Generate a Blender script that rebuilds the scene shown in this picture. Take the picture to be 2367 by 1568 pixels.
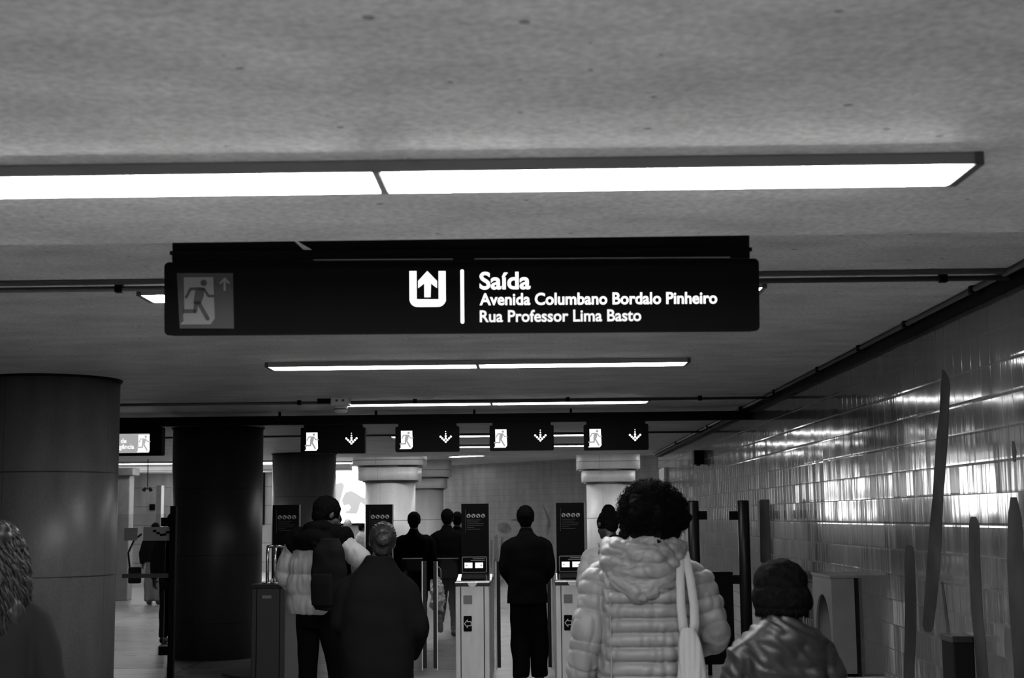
import bpy, bmesh, math, random
import numpy as np
from mathutils import Vector, Matrix, noise, Euler
random.seed(7)
C = bpy.context.scene
for o in list(bpy.data.objects): bpy.data.objects.remove(o)

# ------------------------------------------------------------------ camera
CAMH = 1.65
F = 3288.0; CX, CY = 1183.5, 784.0
Yc = Vector((47, -411, -F)).normalized()
Xc = Vector((1, .012, (47 - .012*411)/F)); Xc = (Xc - Yc*Xc.dot(Yc)).normalized()
Zc = Xc.cross(Yc)
M = Matrix((Xc, Yc, Zc))            # camera -> world rotation (rows = world axes in camera space)
cam = bpy.data.objects.new('camera', bpy.data.cameras.new('camera'))
C.collection.objects.link(cam)
cam.matrix_world = Matrix.Translation((0, 0, CAMH)) @ M.to_4x4()
cam.data.sensor_width = 36; cam.data.lens = F/2367*36
cam.data.clip_start = .05; cam.data.clip_end = 200
cam.data.dof.use_dof = True; cam.data.dof.focus_distance = 11.5; cam.data.dof.aperture_fstop = 5.6
C.camera = cam
w = bpy.data.worlds.new('world'); C.world = w; w.use_nodes = True
w.node_tree.nodes['Background'].inputs[0].default_value = (.5, .5, .5, 1)
w.node_tree.nodes['Background'].inputs[1].default_value = .012
C.view_settings.view_transform = 'Standard'; C.view_settings.look = 'None'
C.view_settings.gamma = 1; C.view_settings.use_curve_mapping = False
C.view_settings.exposure = 0.85
TUBE = 36.0       # radiance of the tube fixtures

def ray(px, py): return M @ Vector((px-CX, CY-py, -F))
def at(px, py, Y):
    d = ray(px, py); return Vector((0, 0, CAMH)) + d*(Y/d.y)
def atx(px, py, X):
    d = ray(px, py); return Vector((0, 0, CAMH)) + d*(X/d.x)

# ------------------------------------------------------------------ materials
def nn(nt, t, **kw):
    n = nt.nodes.new(t)
    for k, v in kw.items(): setattr(n, k, v)
    return n
def math_(nt, op, a, b=None, c=None):
    n = nt.nodes.new('ShaderNodeMath'); n.operation = op
    for i, v in enumerate((a, b, c)):
        if v is None: continue
        if isinstance(v, (int, float)): n.inputs[i].default_value = v
        else: nt.links.new(v, n.inputs[i])
    return n.outputs[0]
def mat(name, g, rough=.6, metal=0, var=.0, vscale=8, bump=0, bscale=40, spec=.5, sheen=0, stretch=(1,1,1), coat=0):
    m = bpy.data.materials.new(name); m.use_nodes = True; nt = m.node_tree; b = nt.nodes['Principled BSDF']
    b.inputs['Base Color'].default_value = (g, g, g, 1); b.inputs['Roughness'].default_value = rough
    b.inputs['Metallic'].default_value = metal; b.inputs['Specular IOR Level'].default_value = spec
    b.inputs['Sheen Weight'].default_value = sheen; b.inputs['Coat Weight'].default_value = coat
    tc = nn(nt, 'ShaderNodeTexCoord'); mp = nn(nt, 'ShaderNodeMapping'); mp.inputs['Scale'].default_value = stretch
    nt.links.new(tc.outputs['Object'], mp.inputs[0])
    no = nn(nt, 'ShaderNodeTexNoise'); no.inputs['Scale'].default_value = vscale; no.inputs['Detail'].default_value = 5
    nt.links.new(mp.outputs[0], no.inputs['Vector'])
    mr = nn(nt, 'ShaderNodeMapRange'); mr.inputs[1].default_value = .3; mr.inputs[2].default_value = .7
    mr.inputs[3].default_value = g*(1-var); mr.inputs[4].default_value = g*(1+var)
    nt.links.new(no.outputs[0], mr.inputs[0]); nt.links.new(mr.outputs[0], b.inputs['Base Color'])
    if bump:
        n2 = nn(nt, 'ShaderNodeTexNoise'); n2.inputs['Scale'].default_value = bscale; n2.inputs['Detail'].default_value = 4
        nt.links.new(mp.outputs[0], n2.inputs['Vector'])
        bp = nn(nt, 'ShaderNodeBump'); bp.inputs['Strength'].default_value = bump; bp.inputs['Distance'].default_value = .01
        nt.links.new(n2.outputs[0], bp.inputs['Height']); nt.links.new(bp.outputs[0], b.inputs['Normal'])
    return m
def emit(name, g, s):
    m = bpy.data.materials.new(name); m.use_nodes = True; b = m.node_tree.nodes['Principled BSDF']
    b.inputs['Base Color'].default_value = (g*.5, g*.5, g*.5, 1); b.inputs['Roughness'].default_value = .4
    b.inputs['Emission Color'].default_value = (g, g, g, 1); b.inputs['Emission Strength'].default_value = s
    return m
def lensmat(name='prismatic_lens', TUBE=TUBE):
    m = emit(name, 1, TUBE); nt = m.node_tree; b = nt.nodes['Principled BSDF']
    tc = nn(nt, 'ShaderNodeTexCoord'); sx = nn(nt, 'ShaderNodeSeparateXYZ'); nt.links.new(tc.outputs['Object'], sx.inputs[0])
    u = math_(nt, 'FRACT', math_(nt, 'MULTIPLY', sx.outputs[0], 1/.022))
    u = math_(nt, 'ABSOLUTE', math_(nt, 'SUBTRACT', u, .5))
    s = math_(nt, 'MULTIPLY_ADD', u, TUBE*.8, TUBE*.8)
    ab = math_(nt, 'ABSOLUTE', math_(nt, 'SUBTRACT', math_(nt, 'ABSOLUTE', sx.outputs[0]), .76))
    e = math_(nt, 'GREATER_THAN', .70, ab)     # each tube ends short of its cover
    s = math_(nt, 'MULTIPLY', s, math_(nt, 'MULTIPLY_ADD', e, .72, .28))
    nt.links.new(s, b.inputs['Emission Strength'])
    return m
def concrete(name, g, speck=True, rough=.55):
    m = mat(name, g, rough, var=.13, vscale=1.3, bump=.25, bscale=60); nt = m.node_tree; b = nt.nodes['Principled BSDF']
    src = b.inputs['Base Color'].links[0].from_socket
    tc = nn(nt, 'ShaderNodeTexCoord')
    fine = nn(nt, 'ShaderNodeTexNoise'); fine.inputs['Scale'].default_value = 45; fine.inputs['Detail'].default_value = 3
    nt.links.new(tc.outputs['Object'], fine.inputs['Vector'])
    f = math_(nt, 'MULTIPLY_ADD', fine.outputs[0], .95, .53)
    col = math_(nt, 'MULTIPLY', src, f)
    mid = nn(nt, 'ShaderNodeTexNoise'); mid.inputs['Scale'].default_value = 5; mid.inputs['Detail'].default_value = 6
    mp = nn(nt, 'ShaderNodeMapping'); mp.inputs['Scale'].default_value = (.5, 1, 1)
    nt.links.new(tc.outputs['Object'], mp.inputs[0]); nt.links.new(mp.outputs[0], mid.inputs['Vector'])
    col = math_(nt, 'MULTIPLY', col, math_(nt, 'MULTIPLY_ADD', mid.outputs[0], .75, .62))
    if speck:
        v = nn(nt, 'ShaderNodeTexVoronoi', voronoi_dimensions='2D'); v.inputs['Scale'].default_value = 7
        nt.links.new(tc.outputs['Object'], v.inputs['Vector'])
        sc = nn(nt, 'ShaderNodeSeparateColor'); nt.links.new(v.outputs['Color'], sc.inputs[0])
        rad = math_(nt, 'MULTIPLY', math_(nt, 'POWER', sc.outputs[0], 5), .10)
        hit = math_(nt, 'LESS_THAN', math_(nt, 'MULTIPLY_ADD', fine.outputs[0], .05, v.outputs['Distance']), math_(nt, 'ADD', rad, .01))
        col = math_(nt, 'MULTIPLY', col, math_(nt, 'MULTIPLY_ADD', hit, -.6, 1))
    nt.links.new(col, b.inputs['Base Color'])
    return m
def tiles(name, axis, g, th, tw, z0, rough=.1, tilt=.02, grout=.05, streaks=True):
    m = bpy.data.materials.new(name); m.use_nodes = True; nt = m.node_tree; b = nt.nodes['Principled BSDF']
    tc = nn(nt, 'ShaderNodeTexCoord'); sx = nn(nt, 'ShaderNodeSeparateXYZ'); nt.links.new(tc.outputs['Object'], sx.inputs[0])
    u = math_(nt, 'MULTIPLY', sx.outputs[axis], 1/tw); v = math_(nt, 'MULTIPLY', math_(nt, 'SUBTRACT', sx.outputs[2], z0), 1/th)
    fu = math_(nt, 'FRACT', u); fv = math_(nt, 'FRACT', v)
    du = math_(nt, 'SUBTRACT', .5, math_(nt, 'ABSOLUTE', math_(nt, 'SUBTRACT', fu, .5)))
    dv = math_(nt, 'SUBTRACT', .5, math_(nt, 'ABSOLUTE', math_(nt, 'SUBTRACT', fv, .5)))
    gu = math_(nt, 'LESS_THAN', du, .009); gv = math_(nt, 'LESS_THAN', dv, .015)
    gm = math_(nt, 'MAXIMUM', math_(nt, 'MULTIPLY', gu, .14), gv)
    iv = math_(nt, 'FLOOR', v); iu = math_(nt, 'FLOOR', u)
    cb = nn(nt, 'ShaderNodeCombineXYZ'); nt.links.new(iu, cb.inputs[0]); nt.links.new(iv, cb.inputs[1])
    wn = nn(nt, 'ShaderNodeTexWhiteNoise', noise_dimensions='3D'); nt.links.new(cb.outputs[0], wn.inputs['Vector'])
    no = nn(nt, 'ShaderNodeTexNoise'); no.inputs['Scale'].default_value = 1.2; no.inputs['Detail'].default_value = 6
    mp = nn(nt, 'ShaderNodeMapping'); mp.inputs['Scale'].default_value = (4, 4, .6)
    nt.links.new(tc.outputs['Object'], mp.inputs[0]); nt.links.new(mp.outputs[0], no.inputs['Vector'])
    col = math_(nt, 'MULTIPLY', math_(nt, 'MULTIPLY_ADD', wn.outputs['Value'], .12, .94), math_(nt, 'MULTIPLY_ADD', no.outputs[0], .9, .5))
    col = math_(nt, 'MULTIPLY', col, g)
    col = math_(nt, 'ADD', math_(nt, 'MULTIPLY', col, math_(nt, 'SUBTRACT', 1, gm)), math_(nt, 'MULTIPLY', gm, grout))
    nt.links.new(col, b.inputs['Base Color'])
    nt.links.new(math_(nt, 'MULTIPLY_ADD', gm, .5, math_(nt, 'MULTIPLY_ADD', no.outputs[0], .1, rough-.05)), b.inputs['Roughness'])
    # every tile is set at its own small angle, with a slightly wavy glaze
    sub = nn(nt, 'ShaderNodeVectorMath', operation='SUBTRACT'); nt.links.new(wn.outputs['Color'], sub.inputs[0]); sub.inputs[1].default_value = (.5, .5, .5)
    scl = nn(nt, 'ShaderNodeVectorMath', operation='MULTIPLY'); nt.links.new(sub.outputs[0], scl.inputs[0])
    scl.inputs[1].default_value = (tilt, tilt, tilt*.22)
    ge = nn(nt, 'ShaderNodeNewGeometry'); ad = nn(nt, 'ShaderNodeVectorMath', operation='ADD')
    nt.links.new(ge.outputs['Normal'], ad.inputs[0]); nt.links.new(scl.outputs[0], ad.inputs[1])
    nz = nn(nt, 'ShaderNodeVectorMath', operation='NORMALIZE'); nt.links.new(ad.outputs[0], nz.inputs[0])
    wv = nn(nt, 'ShaderNodeTexNoise'); wv.inputs['Scale'].default_value = 7; wv.inputs['Detail'].default_value = 2
    mp2 = nn(nt, 'ShaderNodeMapping'); mp2.inputs['Scale'].default_value = (1.6, 1.6, .22)
    nt.links.new(tc.outputs['Object'], mp2.inputs[0]); nt.links.new(mp2.outputs[0], wv.inputs['Vector'])
    edge = math_(nt, 'MINIMUM', math_(nt, 'MULTIPLY', math_(nt, 'MINIMUM', math_(nt, 'MULTIPLY', du, 3), dv), 14), 1)
    hgt = math_(nt, 'ADD', math_(nt, 'MULTIPLY', wv.outputs[0], 1.0), math_(nt, 'MULTIPLY', edge, .25))
    bp = nn(nt, 'ShaderNodeBump'); bp.inputs['Strength'].default_value = .22; bp.inputs['Distance'].default_value = .006
    nt.links.new(hgt, bp.inputs['Height']); nt.links.new(nz.outputs[0], bp.inputs['Normal'])
    nt.links.new(bp.outputs[0], b.inputs['Normal'])
    return m
def floormat():
    m = mat('polished_stone', .22, .32, var=.25, vscale=2.2, bump=.06, bscale=25); nt = m.node_tree; b = nt.nodes['Principled BSDF']
    src = b.inputs['Base Color'].links[0].from_socket
    tc = nn(nt, 'ShaderNodeTexCoord'); sx = nn(nt, 'ShaderNodeSeparateXYZ'); nt.links.new(tc.outputs['Object'], sx.inputs[0])
    def joint(o, sp, off, wdt):
        f = math_(nt, 'FRACT', math_(nt, 'MULTIPLY', math_(nt, 'SUBTRACT', o, off), 1/sp))
        return math_(nt, 'LESS_THAN', math_(nt, 'SUBTRACT', .5, math_(nt, 'ABSOLUTE', math_(nt, 'SUBTRACT', f, .5))), wdt/sp)
    j = math_(nt, 'MAXIMUM', joint(sx.outputs[1], 3.1, .2, .018), joint(sx.outputs[0], 3.1, -.8, .012))
    wv = nn(nt, 'ShaderNodeTexNoise'); wv.inputs['Scale'].default_value = .9; wv.inputs['Distortion'].default_value = 2.4; wv.inputs['Detail'].default_value = 1
    nt.links.new(tc.outputs['Object'], wv.inputs['Vector'])
    ln = math_(nt, 'LESS_THAN', math_(nt, 'ABSOLUTE', math_(nt, 'SUBTRACT', wv.outputs[0], .5)), .014)
    big = nn(nt, 'ShaderNodeTexNoise'); big.inputs['Scale'].default_value = .35; nt.links.new(tc.outputs['Object'], big.inputs['Vector'])
    ln = math_(nt, 'MULTIPLY', ln, math_(nt, 'GREATER_THAN', big.outputs[0], .47))
    k = math_(nt, 'MAXIMUM', j, ln)
    nt.links.new(math_(nt, 'MULTIPLY', src, math_(nt, 'MULTIPLY_ADD', k, -.82, 1)), b.inputs['Base Color'])
    return m
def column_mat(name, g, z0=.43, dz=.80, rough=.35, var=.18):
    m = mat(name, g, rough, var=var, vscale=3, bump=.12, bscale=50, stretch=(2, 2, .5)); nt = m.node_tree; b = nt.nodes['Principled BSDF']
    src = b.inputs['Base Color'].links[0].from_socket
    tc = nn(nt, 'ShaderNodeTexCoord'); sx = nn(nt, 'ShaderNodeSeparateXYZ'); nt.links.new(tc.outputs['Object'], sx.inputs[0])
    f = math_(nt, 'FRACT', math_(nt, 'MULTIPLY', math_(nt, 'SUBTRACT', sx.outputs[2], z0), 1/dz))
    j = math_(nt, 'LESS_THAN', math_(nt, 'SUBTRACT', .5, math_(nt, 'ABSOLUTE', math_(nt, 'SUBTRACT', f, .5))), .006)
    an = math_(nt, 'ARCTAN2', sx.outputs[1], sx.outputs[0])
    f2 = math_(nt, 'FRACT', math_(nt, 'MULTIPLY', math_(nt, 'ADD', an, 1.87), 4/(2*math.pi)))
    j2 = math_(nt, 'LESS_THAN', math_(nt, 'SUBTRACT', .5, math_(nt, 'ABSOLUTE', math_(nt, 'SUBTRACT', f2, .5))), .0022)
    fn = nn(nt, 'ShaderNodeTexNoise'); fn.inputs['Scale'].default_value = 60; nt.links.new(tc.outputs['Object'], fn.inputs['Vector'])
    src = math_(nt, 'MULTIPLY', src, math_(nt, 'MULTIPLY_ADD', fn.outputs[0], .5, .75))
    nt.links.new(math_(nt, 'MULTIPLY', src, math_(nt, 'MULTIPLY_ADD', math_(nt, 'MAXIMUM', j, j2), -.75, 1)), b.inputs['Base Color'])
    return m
def glassmat(name='clear_glass', tint=.92):
    m = bpy.data.materials.new(name); m.use_nodes = True; nt = m.node_tree; nt.nodes.remove(nt.nodes['Principled BSDF'])
    out = nt.nodes['Material Output']; tr = nn(nt, 'ShaderNodeBsdfTransparent'); tr.inputs[0].default_value = (tint,)*3+(1,)
    gl = nn(nt, 'ShaderNodeBsdfGlossy'); gl.inputs['Roughness'].default_value = .03
    fr = nn(nt, 'ShaderNodeFresnel'); fr.inputs[0].default_value = 1.4
    mx = nn(nt, 'ShaderNodeMixShader'); nt.links.new(fr.outputs[0], mx.inputs[0]); nt.links.new(tr.outputs[0], mx.inputs[1]); nt.links.new(gl.outputs[0], mx.inputs[2])
    nt.links.new(mx.outputs[0], out.inputs[0]); return m

MT = dict(
    ceil=concrete('plaster_ceiling', .54), ceil2=concrete('plaster_soffit', .63),
    tile=tiles('glazed_wall_tile', 1, .07, .1615, .156, 1.744, rough=.09, tilt=.026),
    tileb=tiles('matt_wall_tile', 0, .26, .167, .158, 1.747, rough=.3, tilt=.02, grout=.12),
    tilel=tiles('pale_wall_tile', 0, .5, .6, 1.4, .3, rough=.35, tilt=.01, grout=.2),
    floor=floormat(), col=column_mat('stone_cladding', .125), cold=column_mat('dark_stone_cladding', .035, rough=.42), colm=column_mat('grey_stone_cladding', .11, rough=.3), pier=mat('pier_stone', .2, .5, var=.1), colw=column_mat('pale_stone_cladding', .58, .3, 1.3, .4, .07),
    dark=mat('black_enamel', .005, .6, spec=.07), darkm=mat('dark_metal', .02, .35, metal=.4),
    body=mat('grey_enamel', .22, .5), lens=lensmat(), lenshall=lensmat('hall_prismatic_lens', 19.0), lensdim=lensmat('dimmed_prismatic_lens', 8.0), steel=mat('brushed_steel', .74, .4, metal=.25, var=.08, vscale=20, stretch=(1, 1, .15)),  # weakest lens has its output cut to darken the far ceiling
    steelshade=mat('shaded_steel', .06, .35, metal=.5), chrome=mat('chrome', .7, .15, metal=1),  # the darker steel carries the shade on the leftmost gate cabinet
    cable=mat('conduit_grey', .07, .4), white=mat('white_plastic', .8, .4),
    letter=emit('lit_letter', 1, .8), letter2=emit('lit_letter_dim', 1, .45), ledm=emit('led_dot', 1, .85), pict=emit('lit_pictogram', 1, .62), pictg=emit('lit_pictogram_shade', .18, 1),
    pas=mat('photoluminescent_panel', .22, .5), pasd=mat('printed_green_grey', .035, .5), ads=emit('backlit_poster', 1, 6.0),
    adg=emit('backlit_poster_grey', .55, .5), adl=emit('backlit_poster_pale', .85, .58), adk=emit('backlit_poster_dark', .05, 1),
    notice=mat('notice_black', .005, .6, spec=.06), noticet=mat('notice_print', .05, .5), noticew=mat('notice_symbol', .34, .5), stick=mat('grey_sticker', .22, .5), glass=glassmat(), frost=mat('frosted_film', .3, .6),
    rub=mat('black_rubber', .01, .6), skin=mat('skin', .06, .55, var=.06, bump=.05), skind=mat('skin_dark', .03, .5, var=.06),
    hair=mat('dark_hair', .004, .8, spec=.02, var=.5, vscale=60, bump=.3, bscale=90), hairb=mat('brown_hair', .010, .45, spec=.3, var=.5, vscale=50, bump=.3, bscale=80, stretch=(1, 1, .2)),
    blk=mat('black_cloth', .004, .95, bump=.15, bscale=120, spec=.04), blk2=mat('charcoal_cloth', .008, .9, bump=.15, bscale=100, spec=.08),
    trou=mat('black_trousers', .003, .95, spec=.04), puff=mat('pale_nylon', .17, .5, var=.06, vscale=10, bump=.12, bscale=30),
    puffw=mat('white_nylon', .36, .5, var=.06, vscale=10, bump=.15, bscale=25), leather=mat('dark_leather', .012, .46, var=.2, bump=.3, bscale=22),
    canvas=mat('cream_canvas', .31, .85, bump=.2, bscale=200), greyc=mat('grey_cloth', .16, .8), bag=mat('plastic_bag', .55, .3, bump=.6, bscale=30),
    knit=mat('patterned_knit', .35, .8, var=.9, vscale=45, bump=.4, bscale=60), smear=mat('grey_smear', .11, .5, var=.5, vscale=3), stain=mat('dark_paint_streak', .028, .7, var=.4, vscale=4, spec=.04), eye=mat('eye', .05, .1),
    shoe=mat('shoe', .02, .5), coun=mat('counter_dark', .03, .4))

# ------------------------------------------------------------------ helpers
def link(o): C.collection.objects.link(o); return o
def obj(name, bm, m, parent=None, smooth=False, loc=None):
    me = bpy.data.meshes.new(name)
    if isinstance(bm, bmesh.types.BMesh):
        bmesh.ops.recalc_face_normals(bm, faces=bm.faces); bm.to_mesh(me); bm.free()
    else: me = bm; me.name = name
    o = bpy.data.objects.new(name, me)
    for mm in (m if isinstance(m, (list, tuple)) else [m]): me.materials.append(mm)
    if smooth: me.polygons.foreach_set('use_smooth', [True]*len(me.polygons))
    if loc: o.location = loc
    if parent: o.parent = parent
    return link(o)
def tag(o, label=None, cat=None, group=None, kind=None):
    for k, v in (('label', label), ('category', cat), ('group', group), ('kind', kind)):
        if v: o[k] = v
    return o
def empty(name, loc=(0, 0, 0), rz=0, label=None, cat=None, group=None, rx=0):
    o = link(bpy.data.objects.new(name, None)); o.location = loc; o.rotation_euler = (rx, 0, rz); o.empty_display_size = .1
    return tag(o, label, cat, group)
def struct(name, bm, m, **k): return tag(obj(name, bm, m, **k), kind='structure')
def B(): return bmesh.new()
def box(bm, x0, x1, y0, y1, z0, z1, bev=0, mi=0):
    r = bmesh.ops.create_cube(bm, size=1); vs = r['verts']
    for v in vs:
        v.co = Vector((x0+(v.co.x+.5)*(x1-x0), y0+(v.co.y+.5)*(y1-y0), z0+(v.co.z+.5)*(z1-z0)))
    fs = {f for v in vs for f in v.link_faces}
    for f in fs: f.material_index = mi
    if bev:
        es = {e for v in vs for e in v.link_edges}
        bmesh.ops.bevel(bm, geom=list(es), offset=bev, segments=3, affect='EDGES', profile=.5)
    return bm
def prism(bm, pts, y0, y1, mi=0):
    """outline pts (x,z) extruded from y0 to y1"""
    a = [bm.verts.new((p[0], y0, p[1])) for p in pts]; b = [bm.verts.new((p[0], y1, p[1])) for p in pts]
    fs = [bm.faces.new(a), bm.faces.new(b[::-1])]
    n = len(pts)
    for i in range(n): fs.append(bm.faces.new((a[i], a[(i+1) % n], b[(i+1) % n], b[i])))
    for f in fs: f.material_index = mi
    return bm
def disc(cx, cz, r, n=16, sx=1): return [(cx+sx*r*math.cos(2*math.pi*i/n), cz+r*math.sin(2*math.pi*i/n)) for i in range(n)]
def stroke(bm, pts, w, y0, y1, mi=0, caps=True):
    for (a, b) in zip(pts, pts[1:]):
        d = Vector((b[0]-a[0], b[1]-a[1])); n = Vector((-d.y, d.x)).normalized()*w/2
        prism(bm, [(a[0]+n.x, a[1]+n.y), (a[0]-n.x, a[1]-n.y), (b[0]-n.x, b[1]-n.y), (b[0]+n.x, b[1]+n.y)], y0, y1, mi)
    if caps:
        for p in pts: prism(bm, disc(p[0], p[1], w/2, 12), y0, y1, mi)
def rrect(x0, x1, z0, z1, r, n=5):
    out = []
    for cx, cz, a in ((x1-r, z1-r, 0), (x0+r, z1-r, 90), (x0+r, z0+r, 180), (x1-r, z0+r, 270)):
        for i in range(n+1):
            t = math.radians(a+90*i/n); out.append((cx+r*math.cos(t), cz+r*math.sin(t)))
    return out
def frames(path):
    n = len(path); T = [(path[min(i+1, n-1)]-path[max(i-1, 0)]).normalized() for i in range(n)]
    up = Vector((1, 0, 0)) if abs(T[0].x) < .9 else Vector((0, 1, 0))
    out = []
    for t in T:
        u = (up - t*up.dot(t)).normalized(); out.append((u, t.cross(u))); up = u
    return out
def tube(bm, path, rad, seg=12, flat=1.0, mi=0):
    path = [Vector(p) for p in path]; fr = frames(path); rings = []
    for i, (p, (u, v)) in enumerate(zip(path, fr)):
        r = rad[i] if isinstance(rad, (list, tuple)) else rad
        rings.append([bm.verts.new(p+u*r*math.cos(2*math.pi*k/seg)+v*r*flat*math.sin(2*math.pi*k/seg)) for k in range(seg)])
    for a, b in zip(rings, rings[1:]):
        for k in range(seg): bm.faces.new((a[k], a[(k+1) % seg], b[(k+1) % seg], b[k])).material_index = mi
    bm.faces.new(rings[0][::-1]).material_index = mi; bm.faces.new(rings[-1]).material_index = mi
    return bm
def lathe(bm, prof, seg=48, cx=0, cy=0):
    rings = [[bm.verts.new((cx+r*math.cos(2*math.pi*k/seg), cy+r*math.sin(2*math.pi*k/seg), z)) for k in range(seg)] for r, z in prof]
    for a, b in zip(rings, rings[1:]):
        for k in range(seg): bm.faces.new((a[k], a[(k+1) % seg], b[(k+1) % seg], b[k]))
    bm.faces.new(rings[0][::-1]); bm.faces.new(rings[-1])
    return bm
def text_bm(s, size, x, z, y, wscale=1.0, bold=.0, depth=.002, align='LEFT', width=None):
    cu = bpy.data.curves.new('t', 'FONT'); cu.body = s; cu.size = size; cu.offset = bold; cu.extrude = depth/2; cu.align_x = align
    cu.resolution_u = 4
    o = link(bpy.data.objects.new('t', cu)); dg = bpy.context.evaluated_depsgraph_get()
    me = bpy.data.meshes.new_from_object(o.evaluated_get(dg)); bpy.data.objects.remove(o)
    bm = B(); bm.from_mesh(me); bpy.data.meshes.remove(me)
    xs = [v.co.x for v in bm.verts]; k = wscale if width is None else width/(max(xs)-min(xs)); x_min = min(xs)
    for v in bm.verts:
        a, b_, c = v.co; v.co = (x+(a-(x_min if width else 0))*k, y-c, z+b_)
    return bm
def running_man(bm, x, z, h, y0, y1, mi=0):
    """running figure and open door inside a panel of height h whose lower left corner is x,z"""
    P = lambda a, b: (x+a*h, z+b*h)
    prism(bm, disc(*P(.42, .88), .068*h, 14), y0, y1, mi)
    stroke(bm, [P(.05, .58), P(.14, .75), P(.30, .76), P(.42, .75)], .06*h, y0, y1, mi)
    stroke(bm, [P(.42, .75), P(.52, .60), P(.66, .60)], .055*h, y0, y1, mi)
    prism(bm, [P(.25, .78), P(.43, .76), P(.42, .60), P(.36, .44), P(.20, .44)], y0, y1, mi)
    stroke(bm, [P(.26, .46), P(.24, .28), P(-.03, .28)], .085*h, y0, y1, mi)
    stroke(bm, [P(.31, .46), P(.50, .12)], .085*h, y0, y1, mi)
def door_panel(x, z, h): # white door leaf with broken lower left corner
    P = lambda a, b: (x+a*h, z+b*h)
    return [P(.0, 1), P(.62, 1), P(.65, .12), P(.56, 0), P(-.08, .0), P(-.01, .08), P(-.02, .2), P(.01, .25)]

# ------------------------------------------------------------------ the setting
WX = 2.32; CZ = 2.78; NZ = 2.551; BE = 4.57; HZ = 2.76; LEND = 26.2
b = B(); box(b, -15, 9, -9, 60, -.2, 0); struct('floor', b, MT['floor'])
b = B(); box(b, -15, WX+.3, -9, BE, NZ, NZ+.5, .012); struct('ceiling', b, MT['ceil2'])
b = B(); box(b, -15, WX+.3, BE, LEND, CZ, CZ+.55); struct('ceiling', b, MT['ceil'])
b = B(); box(b, -15, 9, LEND, 60, HZ+.4, HZ+.6); struct('ceiling', b, MT['ceil'])
# right wall with the old paint streaks that run over its tiles
b = B(); box(b, WX, WX+.3, -9, LEND, 0, CZ+.2)
def streak(b, edges):
    for (a, c) in zip(edges, edges[1:]):
        q = []
        for px, py in ((a[0], a[2]), (a[1], a[2]), (c[1], c[2]), (c[0], c[2])):
            p = atx(px, py, WX); p.x = WX-.0015; q.append(b.verts.new(p))
        f = b.faces.new(q); f.material_index = 1
streak(b, [(2179, 2181, 855), (2177, 2192, 872), (2175, 2196, 893), (2172, 2193, 960), (2166, 2192, 1000), (2160, 2186, 1080), (2156, 2180, 1150), (2150, 2178, 1210), (2146, 2176, 1260), (2140, 2170, 1340), (2136, 2164, 1400), (2133, 2158, 1445), (2137, 2154, 1458), (2142, 2150, 1462)])
streak(b, [(2097, 2106, 1261), (2093, 2112, 1268), (2091, 2114, 1300), (2092, 2118, 1380), (2092, 2118, 1460), (2090, 2114, 1530), (2088, 2112, 1600), (2086, 2110, 1700)])
streak(b, [(2244, 2256, 1195), (2240, 2264, 1215), (2240, 2266, 1300), (2246, 2272, 1420), (2254, 2280, 1500), (2262, 2288, 1600), (2270, 2296, 1700)])
streak(b, [(2336, 2350, 1150), (2330, 2362, 1200), (2328, 2368, 1300), (2334, 2376, 1420), (2342, 2386, 1520), (2350, 2394, 1650)])
streak(b, [(2340, 2344, 1020), (2340, 2350, 1045), (2342, 2348, 1068)])
streak(b, [(1758, 1778, 1155), (1757, 1780, 1220), (1758, 1781, 1300)])
streak(b, [(2176, 2180, 1345), (2182, 2188, 1400), (2190, 2198, 1480)])
struct('wall_right', b, [MT['tile'], MT['stain']])
# far hall
b = B(); box(b, -6, 6.5, 0, .3, 0, HZ+.45)
o = wallb = struct('wall_back', b, [MT['tileb'], MT['smear']]); p0 = Vector((-2.4, 41.7)); p1 = Vector((1.25, 37.9)); o.location = (-.6, 39.9, 0); o.rotation_euler = (0, 0, math.atan2(p1.y-p0.y, p1.x-p0.x))
bpy.context.view_layer.update()
wmi = wallb.matrix_world.inverted(); b = B(); b.from_mesh(wallb.data)
def onwall(px, py):
    o_ = wmi @ Vector((0, 0, CAMH)); d_ = (wmi.to_3x3() @ ray(px, py)); q = o_ + d_*((-.004-o_.y)/d_.y); q.y = -.004; return q
for pts in ([(1150, 1214), (1157, 1209), (1167, 1208), (1176, 1212), (1183, 1222), (1180, 1230), (1172, 1234), (1158, 1233), (1150, 1226)], [(1179, 1202), (1192, 1199), (1206, 1201), (1200, 1204), (1184, 1205)],
            [(1254, 1166), (1262, 1178), (1270, 1196), (1273, 1214), (1269, 1232), (1264, 1240), (1263, 1222), (1266, 1204), (1260, 1186)], [(1143, 1240), (1150, 1236), (1152, 1290), (1148, 1330), (1142, 1300)], [(1158, 1240), (1164, 1242), (1162, 1300), (1156, 1280)],
            [(1134, 1250), (1138, 1248), (1137, 1320), (1133, 1300)]):
    f = b.faces.new([b.verts.new(onwall(*p)) for p in pts]); f.material_index = 1
b.to_mesh(wallb.data); b.free()
b = B(); box(b, -15, -3.0, 46, 46.3, 0, HZ+.45); struct('wall_back', b, MT['tilel'])
b = B(); box(b, -15.3, -15, -9, 46.3, 0, HZ+.45); struct('wall_left', b, MT['tilel'])
b = B(); box(b, -15, WX+.3, -9.3, -9, 0, NZ); struct('wall_front', b, MT['tilel'])
b = B(); box(b, WX+.3, 9, LEND-.3, LEND, 0, HZ+.45); struct('wall_side', b, MT['tilel'])
b = B(); box(b, 9, 9.3, LEND, 46, 0, HZ+.45); struct('wall_side', b, MT['tilel'])
# dropped edge where the low ceiling meets the hall
b = B(); box(b, -15, WX+.3, LEND, LEND+.25, CZ, HZ+.4); struct('trim_1', b, MT['ceil'])

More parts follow.
